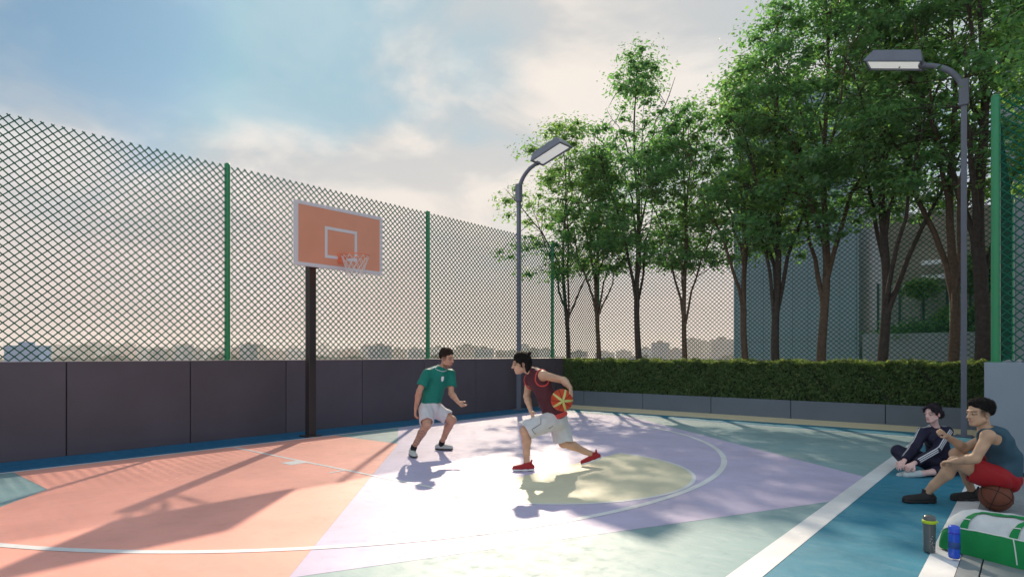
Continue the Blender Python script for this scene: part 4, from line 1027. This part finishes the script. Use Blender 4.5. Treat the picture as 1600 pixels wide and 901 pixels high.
# ---- man sitting on a ball ------------------------------------------------------
def man():
    D0 = 5.95; J = lambda px, py, dd=0: at(px, py, D0+dd)
    root = empty('person', SEAT*np.array([1, 1, 0])); tag(root, 'man in grey blue tank top and red shorts sitting on a ball', 'person')
    P, Md, Cc, N = J(1567, 739), J(1569, 714), J(1556, 690), J(1539, 672)
    h = head_frame(J(1530, 645, -.0), dirv(-.99, -.06, -.03)); hs = 1.06
    SL, SR = J(1544, 681, -.18), J(1541, 684, .17); EL, ER = J(1524, 716, -.19), J(1507, 700, .24); WL, WR = J(1490, 720.5, -.02), J(1479, 681, .22)
    HL, HR = J(1561, 746, -.07), J(1566, 745, .10); KL, KR = J(1492, 722, .10), J(1494, 709, .33); AL, AR = J(1447.5, 768.5, .32), J(1519, 764.5, .42); AL[2] = AR[2] = .098
    n = dirv(-.93, -.1, -.3)
    def torso(S, e=0.0, k=.04, clip=None):
        S.rc(P, Md, .142+e, .126+e, n, .76, k, clip=clip); S.rc(Md, Cc, .128+e, .152+e, n, .70, k, clip=clip)
        S.rc(SR+(SL-SR)*.16-UP*.008, SL+(SR-SL)*.16-UP*.008, .060+e, .060+e, k=k, clip=clip); S.rc(Cc+UP*.02, N, .085+e, .058+e*.5, n, .85, k, clip=clip)
    B = SDF(); torso(B); B.rc(N-UP*.01, h['c']-UP*.055-h['f']*.03, .058, .053, k=.02); head_prims(B, h, hs, 1.0)
    arm(B, SL, EL, WL, 1.04); arm(B, SR, ER, WR, 1.02); leg(B, HL, KL, AL, 1.06); leg(B, HR, KR, AR, 1.04); foot_core(B, AL, dirv(-1, .05)); foot_core(B, AR, dirv(-1, .05))
    hand(B, WL, J(1479, 721, .05)-WL, np.array([0, 0, -1.0]), -1, .38); hand(B, WR, J(1470, 672, .2)-WR, dirv(-.2, .5, -.75), 1, 1.15)
    me, V = B.mesh('body', .006); ht = head_tint(h, (.52, .32, .21), hs, 0, (.016, .012, .011)); 
    bd_ = tinted('body', me, V, SKIN, ht, root); eyes(h, hs, bd_)
    c, f, u, s = h['c'], h['f'], h['u'], h['s']; fr = np.stack([f, s, u]); z = hs; X = SDF()
    X.el(c+z*(f*-.018+u*.042), np.array([.104, .082, .092])*z, fr, .01, clip=[(c+z*(f*.070+u*.06), f*.9-u*.45), (c+u*.020*z, -u*.93+f*.5)])
    X.el(c+z*(f*.028+u*.100), np.array([.060, .060, .026])*z, fr, .03); X.el(c+z*(f*-.05+u*.090), np.array([.076, .072, .036])*z, fr, .03); X.el(c+z*(f*-.094+u*.035), np.array([.034, .062, .055])*z, fr, .03)
    me, V = X.mesh('hair', .006, folds(.004, 34, 5)); hm = mat('black short hair', (.008, .007, .007), .75, .3, 60, .5, 160, spec=.15); ho = link_mesh('hair', me, hm, root); strands(ho, V, h['c'], -f*.6+u*.3, hm, 1000, 0.022, 4, 0.5)
    Tk = cloth_mat('grey blue tank top', (.035, .085, .125), .65)
    T = SDF(); low = [(J(1566, 744), (P-Md)*.9-UP*.02)]; torso(T, .018, .04, low)
    for s_ in (SL, SR):
        o_ = nrm(s_-(SL+SR)/2); T.el(s_+o_*.060-UP*.055-n*.055, (.178, .178, .178), k=.012, op='-')
    T.rc(N+UP*.025, N+UP*.2-n*.05, .064, .08, k=.012, op='-')
    me, V = T.mesh('tank_top', .006, folds(.009, 35)); link_mesh('tank_top', me, Tk, root)
    Rd = cloth_mat('red shorts', (.34, .012, .018), .6)
    X = SDF(); X.rc(P+UP*.0, P-UP*.03, .158, .160, n, .84, .03, clip=[(J(1566, 740), nrm(Md-P))])
    for h_, k_, t in ((HL, KL, .60), (HR, KR, .66)):
        cut = h_+(k_-h_)*t; X.rc(h_, k_, .112, .108, k=.03, clip=[(cut, k_-h_)]); X.rc(h_-UP*.025, h_+(k_-h_)*.62-UP*.05, .09, .09, k=.03, clip=[(cut, k_-h_)])
    for h_, k_, t in ((HL, KL, .60), (HR, KR, .66)):
        cut = h_+(k_-h_)*t; X.rc(cut-(k_-h_)*.12, cut+(k_-h_)*.3, .090, .100, k=.006, op='-')
    X.el(SEAT, (.137,)*3, k=.004, op='-')
    me, V = X.mesh('shorts', .006, folds(.008, 38, 1.3)); link_mesh('shorts', me, Rd, root)
    Bk = mat('black knit shoe', (.014, .014, .016), .65, .2, 30, .2, 200); So = mat('black shoe sole', (.010, .010, .011), .5)
    shoe(root, AL, dirv(-1, .02), Bk, So, L=.33, collar=.02); shoe(root, AR, dirv(-1, .02), Bk, So, L=.31, collar=.01)
man()

# ================================================================== SMALL THINGS
def lathe_part(name, prof, m, parent, n=28):
    q = MB(); q.lathe(prof, (0, 0, 0), n); o = q.build(name, m); o.parent = parent; return o
z0 = .006
bp = at(1452, 861, 4.70); g1 = empty('drink_bottle', (bp[0], bp[1], z0), .4); tag(g1, 'grey shaker bottle with lime green lid band', 'bottle', 'drink bottles')
GB = mat('smoky grey plastic', (.10, .11, .11), .25, .1, 6, coat=.3)
lathe_part('bottle_body', [(.001, 0), (.036, 0), (.039, .006), (.040, .05), (.041, .12), (.043, .19), (.044, .218)], GB, g1)
lathe_part('lid_band', [(.044, .2185), (.0475, .2185), (.0485, .224), (.0485, .238), (.046, .243), (.043, .243)], mat('lime plastic', (.42, .55, .02), .4), g1)
ld = lathe_part('lid', [(.043, .2435), (.042, .262), (.034, .274), (.020, .279), (.001, .280)], GB, g1)
q = MB(); q.box((.035, -.014, .225), (.058, .014, .236), bev=.003); o = q.build('spout_cap', mat('lime plastic cap', (.42, .55, .02), .4)); o.parent = ld
q = MB()
rr_ = random.Random(2)
for i in range(9):
    a0 = -1.45+rr_.uniform(-.38, .38); z = .03+.012*i; pts = [(.0418*math.cos(a0+t*.16)+.0*t, .0418*math.sin(a0+t*.16), z+.022*t*rr_.uniform(-.4, 1)) for t in (0, .5, 1)]
    q.tube(pts, .0012, 4)
o = q.build('printed_mark', mat('white print on bottle', (.6, .62, .62), .6)); o.parent = g1
bp = at(1491, 876, 4.52); g2 = empty('drink_bottle', (bp[0], bp[1], .0205), 0); tag(g2, 'blue plastic bottle standing on the white border line', 'bottle', 'drink bottles')
def tint_plastic(name, c):
    m = mat(name, c, .12, spec=.5); b = m.node_tree.nodes['Principled BSDF']; b.inputs['Transmission Weight'].default_value = .35; return m
BL = tint_plastic('clear blue plastic', (.03, .12, .75))
lathe_part('bottle_body', [(.001, 0), (.033, 0), (.036, .005), (.0375, .02), (.0375, .165), (.037, .178)], BL, g2)
lathe_part('sleeve', [(.0376, .070), (.0386, .071), (.0386, .118), (.0376, .119)], mat('navy sleeve', (.015, .06, .22), .5), g2)
lathe_part('lid_band', [(.0371, .1785), (.0385, .179), (.0385, .187), (.0371, .188)], mat('deep blue band', (.03, .012, .40), .4), g2)
lathe_part('lid', [(.037, .1885), (.0375, .215), (.035, .228), (.026, .235), (.001, .237)], mat('blue lid', (.04, .10, .62), .3), g2)
# sports bag, green and white
def bag():
    A = np.array(at(1463, 855, 4.78)); A[2] = .0; Bv = nrm(np.array([.914, -.406, 0])); Nv = np.array([.406, .914, 0.0])
    L, Wd, Hh = 1.25, .46, .30
    root = empty('sports_bag', A+Bv*.6+Nv*.23+UP*.018); tag(root, 'large white and green sports bag beside the bottles', 'bag')
    def sec(t, th, e=0.0):
        """t along 0..1, th 0 (front bottom) .. pi (back bottom)"""
        x = t*L; en = min(x, L-x)/.16; k = 1.0 if en >= 1 else (1-(1-max(en, 0))**2.4)**.5
        kk = .30+.70*k; c = math.cos(th); s_ = math.sin(th)
        sx = math.copysign(abs(c)**.72, c); sz = abs(s_)**.66
        w = (Wd/2*(.80+.20*k)+e); hh = (Hh*(.35+.65*k)+e)
        sag = 1-.10*math.sin(t*9+1)*.3
        cr = .0035*math.sin(t*23+th*4)+.0025*math.sin(t*47-th*7+1)+.0015*math.sin(t*93+th*14)
        p = A+Bv*x+Nv*(Wd/2-(w+cr)*sx)+UP*(.019+(hh+cr)*sz*sag)
        return p
    def surf(name, t0, t1, h0, h1, m, parent, e=0.0, nt=40, nh=24, solid=False):
        T = np.linspace(t0, t1, nt); Hs = np.linspace(h0, h1, nh)
        v = [sec(t, th, e) for t in T for th in Hs]; f = [(i*nh+j, i*nh+j+1, (i+1)*nh+j+1, (i+1)*nh+j) for i in range(nt-1) for j in range(nh-1)]
        q = MB(); q.add(v, f, True)
        if solid:
            for i in (0, nt-1): q.add([v[i*nh+j] for j in range(nh)], [tuple(range(nh))])
        return q.build(name, m, parent)
    Wh = cloth_mat('white bag fabric', (.60, .62, .64), .6); Gn = cloth_mat('green bag fabric', (.006, .24, .065), .6); Pp = mat('white piping', (.72, .75, .73), .6)
    bd_ = surf('bag_body', 0, 1, 0, math.pi, Wh, root, 0, 70, 40, True)
    hb = .50
    surf('lower_panel', .001, .999, .0, hb, Gn, bd_, .004, 60, 10); surf('lower_panel', .001, .999, math.pi-hb, math.pi, Gn, bd_, .004, 60, 10)
    q = MB(); q.tube([sec(t, hb+.005, .005) for t in np.linspace(.01, .99, 50)], .005, 6); q.build('piping', Pp, bd_)
    q = MB(); q.tube([sec(.40+.03*(1-th/hb), th, .006) for th in np.linspace(.02, hb, 12)], .004, 6); q.build('piping', Pp, bd_)
    for t in (.145, .40, .68):
        # strap, wider towards the panel seam
        Hs = np.linspace(hb+.02, 1.35, 16); v = []
        for i, th in enumerate(Hs):
            w = .021-.009*(i/15); off = .035*(i/15)**1.4
            v += [sec(t+off-w, th, .007), sec(t+off+w, th, .007)]
        q = MB(); q.add(v, [(2*i, 2*i+1, 2*i+3, 2*i+2) for i in range(15)], True); st = q.build('strap', Gn, bd_)
        q = MB(); q.tube([sec(t+.006+w, hb+.34, .010) for w in np.linspace(-.02, .02, 5)], .004, 6); q.build('stitch_band', Pp, st)
    v = []
    for t in np.linspace(.17, .42, 14): v += [sec(t, 1.34, .008), sec(t, 1.52, .008)]
    q = MB(); q.add(v, [(2*i, 2*i+1, 2*i+3, 2*i+2) for i in range(13)], True); q.build('handle', Gn, bd_)
bag()

# ================================================================== BACKGROUND
def facade_mat(name, wall, glass, su, sv, rough=.7):
    """far block: rows of small dark windows, too small to tell apart singly"""
    m = bpy.data.materials.new(name); m.use_nodes = True; nt = m.node_tree; b = nt.nodes['Principled BSDF']
    t = nt.nodes.new('ShaderNodeTexCoord'); sp = nt.nodes.new('ShaderNodeSeparateXYZ'); nt.links.new(t.outputs['Object'], sp.inputs[0])
    def mt(op, a, b_):
        n = nt.nodes.new('ShaderNodeMath'); n.operation = op
        for i, v in enumerate((a, b_)):
            if isinstance(v, (int, float)): n.inputs[i].default_value = v
            else: nt.links.new(v, n.inputs[i])
        return n.outputs[0]
    h = mt('GREATER_THAN', mt('FRACT', mt('MULTIPLY', mt('ADD', sp.outputs[0], sp.outputs[1]), su), 0), .45)
    v = mt('GREATER_THAN', mt('FRACT', mt('MULTIPLY', sp.outputs[2], sv), 0), .5)
    mx = nt.nodes.new('ShaderNodeMix'); mx.data_type = 'RGBA'; nt.links.new(mt('MULTIPLY', h, v), mx.inputs[0])
    mx.inputs[6].default_value = (*wall, 1); mx.inputs[7].default_value = (*glass, 1)
    nt.links.new(mx.outputs[2], b.inputs['Base Color']); b.inputs['Roughness'].default_value = rough; return m
FM = [facade_mat('far block grey', (.34, .33, .33), (.10, .11, .13), .25, .3), facade_mat('far block cream', (.50, .45, .38), (.14, .13, .13), .22, .3),
      facade_mat('far block rose', (.42, .30, .27), (.12, .10, .11), .2, .28), facade_mat('far block blue', (.22, .28, .36), (.07, .09, .13), .3, .3), facade_mat('far block white', (.62, .60, .57), (.2, .2, .22), .24, .3)]
ROOF = mat('far roof', (.20, .18, .17), .9)
FN = ['grey', 'cream', 'rose', 'slate blue', 'white']
rb = random.Random(77)
def far_block(px, dist, top_py, wpx, mi, label, name='building', group='far blocks along the skyline'):
    w = wpx*dist/FPX; dpt = w*rb.uniform(.7, 1.2); c = at(px, 554, dist); top = CAM[2]+(554-top_py)*dist/FPX
    root = empty(name, (c[0], c[1], GZ), YAW+rb.uniform(-.5, .5)); tag(root, label, 'building', group)
    q = MB(); q.box((-w/2, -dpt/2, 0), (w/2, dpt/2, top-GZ)); o = q.build('wall', FM[mi]); o.parent = root
    q = MB(); q.box((-w/2-.5, -dpt/2-.5, top-GZ+.05), (w/2+.5, dpt/2+.5, top-GZ+1.0)); q.box((-w*.2, -dpt*.2, top-GZ+1.05), (w*.15, dpt*.15, top-GZ+1.05+.12*w)); o2 = q.build('roof', ROOF); o2.parent = root
    return root
ORD = ['first', 'second', 'third', 'fourth', 'fifth', 'sixth', 'seventh', 'eighth', 'ninth', 'tenth', 'eleventh', 'twelfth', 'thirteenth', 'fourteenth', 'fifteenth', 'sixteenth', 'seventeenth', 'eighteenth', 'nineteenth', 'twentieth']
cnt_ = [0]*5; px = 78; k_ = 0
while px < 860:
    wp = rb.uniform(12, 27); big = rb.random() < .25; mi = [0, 3, 1, 4, 0, 2, 3, 1][k_ % 8] if rb.random() < .8 else rb.choice([0, 1, 2, 3, 4]); k_ += 1; cnt_[mi] += 1; px += wp/2
    far_block(px, rb.uniform(900, 1900), rb.uniform(533, 541) if big else rb.uniform(540, 549), wp, mi, '%s %s block from the left on the hazy skyline' % (ORD[cnt_[mi]-1], FN[mi]), group='far %s blocks behind the left fence' % FN[mi])
    px += wp*rb.uniform(.42, .75)
cn2 = [0]*5
for px, tp, wp, mi in ((905, 550, 22, 0), (945, 551, 24, 3), (975, 549, 20, 0), (1008, 545, 18, 4), (1032, 536, 26, 3), (1056, 546, 20, 0), (1082, 530, 18, 1), (1101, 534, 16, 1), (1128, 531, 34, 0)):
    cn2[mi] += 1
    far_block(px, rb.uniform(900, 1400), tp, wp, mi, '%s %s block from the left seen between the tree trunks' % (ORD[cn2[mi]-1], FN[mi]), group='far %s blocks between the trunks' % FN[mi])
bb_ = far_block(44, 700, 541, 46, 3, 'bright blue roofed hall low on the skyline at far left', group='far halls'); 
BLU = mat('bright blue cladding', (.02, .17, .42), .5)
for ch in bb_.children: ch.data.materials[0] = BLU
# wooded belt at the foot of the far blocks
def far_wood():
    rg = np.random.default_rng(5); n = 26000
    ang = rg.uniform(-.75, .45, n); dist = rg.uniform(850, 1500, n)
    lat = np.tan(ang); f = np.stack([lat*C_-S_, lat*S_+C_], 1)*dist[:, None]
    hgt = GZ+rg.uniform(0, 1, n)**.6*(20+6*np.sin(ang*40)+4*np.sin(ang*97))
    c = np.stack([CAM[0]+f[:, 0], CAM[1]+f[:, 1], hgt], 1)
    return leaves_mesh('far_wood', c, rg.normal(size=(n, 3))+np.array([0, 0, .5]), rg.uniform(4, 9, n), rg, .45, .2)
tag(link_mesh('far_wood', far_wood(), mat('far tree green', (.045, .065, .045), .9, .3, .02)), 'hazy belt of trees below the far blocks', 'wood', kind='stuff')

# blue grey tower behind the trees, its face parallel to the planter
def plane_x(px, y): return x_at(px, y)
def tower(px0, px1, y, ztop, label, m, depth=16, nrow=7, ncol=8, name='tower'):
    x0, x1 = plane_x(px0, y), plane_x(px1, y); root = empty(name, ((x0+x1)/2, y, GZ)); tag(root, label, 'building')
    q = MB(); q.box((x0, y+.2, GZ), (x1, y+depth, ztop)); q.build('core', M_['core'], root)
    pw = (x1-x0)/ncol; ph = 3.2
    me = None
    for j in range(nrow):
        for i in range(ncol):
            if me is None:
                q = MB(); q.box((.006, 0, .006), (pw-.006, .19, ph-.006), bev=.006); me = bpy.data.meshes.new('panel'); me.from_pydata(q.v, [], q.f); me.materials.append(m)
            o = link_mesh('panel', me); o.parent = root; o.location = (x0+i*pw-root.location[0], 0, ztop-(j+1)*ph-GZ)
    q = MB(); q.box((x0-.2, y-.1, ztop+.01), (x1+.2, y+depth+.2, ztop+.5)); q.build('roof_edge', m, root)
    q = MB(); q.box((x1+.01, y, GZ+1), (x1+.12, y+depth, ztop-.02)); q.build('side_wall', m, root)
    # left flank cladding
    q = MB(); q.box((x0-.12, y, GZ+1), (x0-.01, y+depth, ztop-.02)); q.build('side_wall', m, root)
TWM = mat('blue grey facade panel', (.21, .29, .33), .5, .06, .6, .02, 40)
tower(1150, 1338, 34, 15.0, 'plain blue grey tower rising behind the middle trees', TWM)
tower(1568, 1690, 26, 26.0, 'tall grey tower behind the fence at the right edge', mat('grey facade panel', (.22, .25, .28), .5, .06, .6), depth=12, nrow=10, ncol=6)
# low clubhouse: parapet planter, glazed storey, two pale slab edges
def clubhouse():
    y = 32.0; x0, x1 = plane_x(1336, y)+.3, plane_x(1690, 26)-6.0
    x1 = max(x1, plane_x(1600, y)); root = empty('clubhouse', ((x0+x1)/2, y, GZ)); tag(root, 'low clubhouse with pale slab edges behind the right trees', 'building')
    q = MB(); q.box((x0, y, GZ), (x1, y+.6, 2.45), bev=.03); q.build('parapet', mat('grey parapet render', (.24, .27, .28), .8, .08, 1), root)
    q = MB(); q.box((x0, y+.61, GZ), (x1, y+9, 1.9)); q.build('floor_slab', mat('dark floor', (.25, .24, .22), .8), root)
    q = MB(); q.box((x0, y+5, 1.91), (x1, y+5.3, 8.6)); q.build('back_wall', mat('terracotta rear wall', (.30, .28, .22), .8, .3, .8), root)
    wh = mat('white slab edge', (.74, .75, .76), .6)
    for za in (4.98, 5.66): q = MB(); q.box((x0+2.0, y+2.2, za), (x1, y+2.5, za+.20)); q.build('slab_edge', wh, root)
    mu = mat('dark green mullion', (.02, .06, .05), .5)
    for px in (1372, 1406, 1443, 1480, 1516, 1552):
        x = plane_x(px, y+2.6); q = MB(); q.box((x-.05, y+2.55, 1.91), (x+.05, y+2.65, 4.97)); q.build('mullion', mu, root)
    for i in range(5):
        xa = plane_x((1372, 1406, 1443, 1480, 1516)[i], y+2.6)+.06; xb = plane_x((1406, 1443, 1480, 1516, 1552)[i], y+2.6)-.06
        q = MB(); q.box((xa, y+2.59, 1.93), (xb, y+2.61, 4.95))
        gm = tint_plastic('window glass', (.75, .82, .80)); gm.node_tree.nodes['Principled BSDF'].inputs['Transmission Weight'].default_value = .85; gm.node_tree.nodes['Principled BSDF'].inputs['Roughness'].default_value = .02
        q.build('pane', gm, root)
    return x0, x1, y
cx0, cx1, cy_ = clubhouse()
def shrub_row(label, x0, x1, y, z0, hgt, n, seed, m, size=.16):
    rg = np.random.default_rng(seed); root = empty('shrub', ((x0+x1)/2, y, z0)); tag(root, label, 'shrub')
    k = max(6, int((x1-x0)*2.2)); cen = np.stack([rg.uniform(x0, x1, k), y+rg.normal(0, .25, k), z0+rg.uniform(.15, hgt, k)], 1)
    q = MB()
    for c in cen: q.tube([(c[0]+rg.normal(0, .1), y, z0-.05), (c[0], c[1], c[2])], [.025, .008], 5)
    q.build('stem', M_['bark'], root)
    i = rg.integers(0, k, n); c = cen[i]+rg.normal(0, 1, (n, 3))*np.array([.34, .28, .20])
    c[:, 2] = np.maximum(c[:, 2], z0+.02)
    o = link_mesh('foliage', leaves_mesh('foliage', c, rg.normal(size=(n, 3))+np.array([0, 0, .8]), rg.uniform(size*.6, size*1.3, n), rg, .3), m, root); o['kind'] = 'stuff'
shrub_row('bright green shrub spilling over the clubhouse parapet', cx0+.1, cx0+5.6, cy_+.8, 2.2, .75, 3200, 8, M_['leafA'])
shrub_row('tall leafy shrubs inside the clubhouse terrace', cx0+1.0, cx1-1.0, cy_+1.9, 1.95, 3.6, 9000, 9, M_['leafB'], .20)

# evening air: one closed box of thin haze round the camera, the court and the city
def haze():
    q = MB(); q.box((-2600, -2600, GZ-1), (2600, 2600, 60)); o = q.build('haze', None); tag(o, 'thin pale haze lying over the city', 'haze', kind='stuff')
    m = bpy.data.materials.new('haze'); m.use_nodes = True; nt = m.node_tree; nt.nodes.remove(nt.nodes['Principled BSDF'])
    v = nt.nodes.new('ShaderNodeVolumePrincipled'); v.inputs['Color'].default_value = (.97, .94, .92, 1); v.inputs['Density'].default_value = .00030; v.inputs['Anisotropy'].default_value = .3
    nt.links.new(v.outputs[0], nt.nodes['Material Output'].inputs['Volume']); o.data.materials.append(m)
haze()
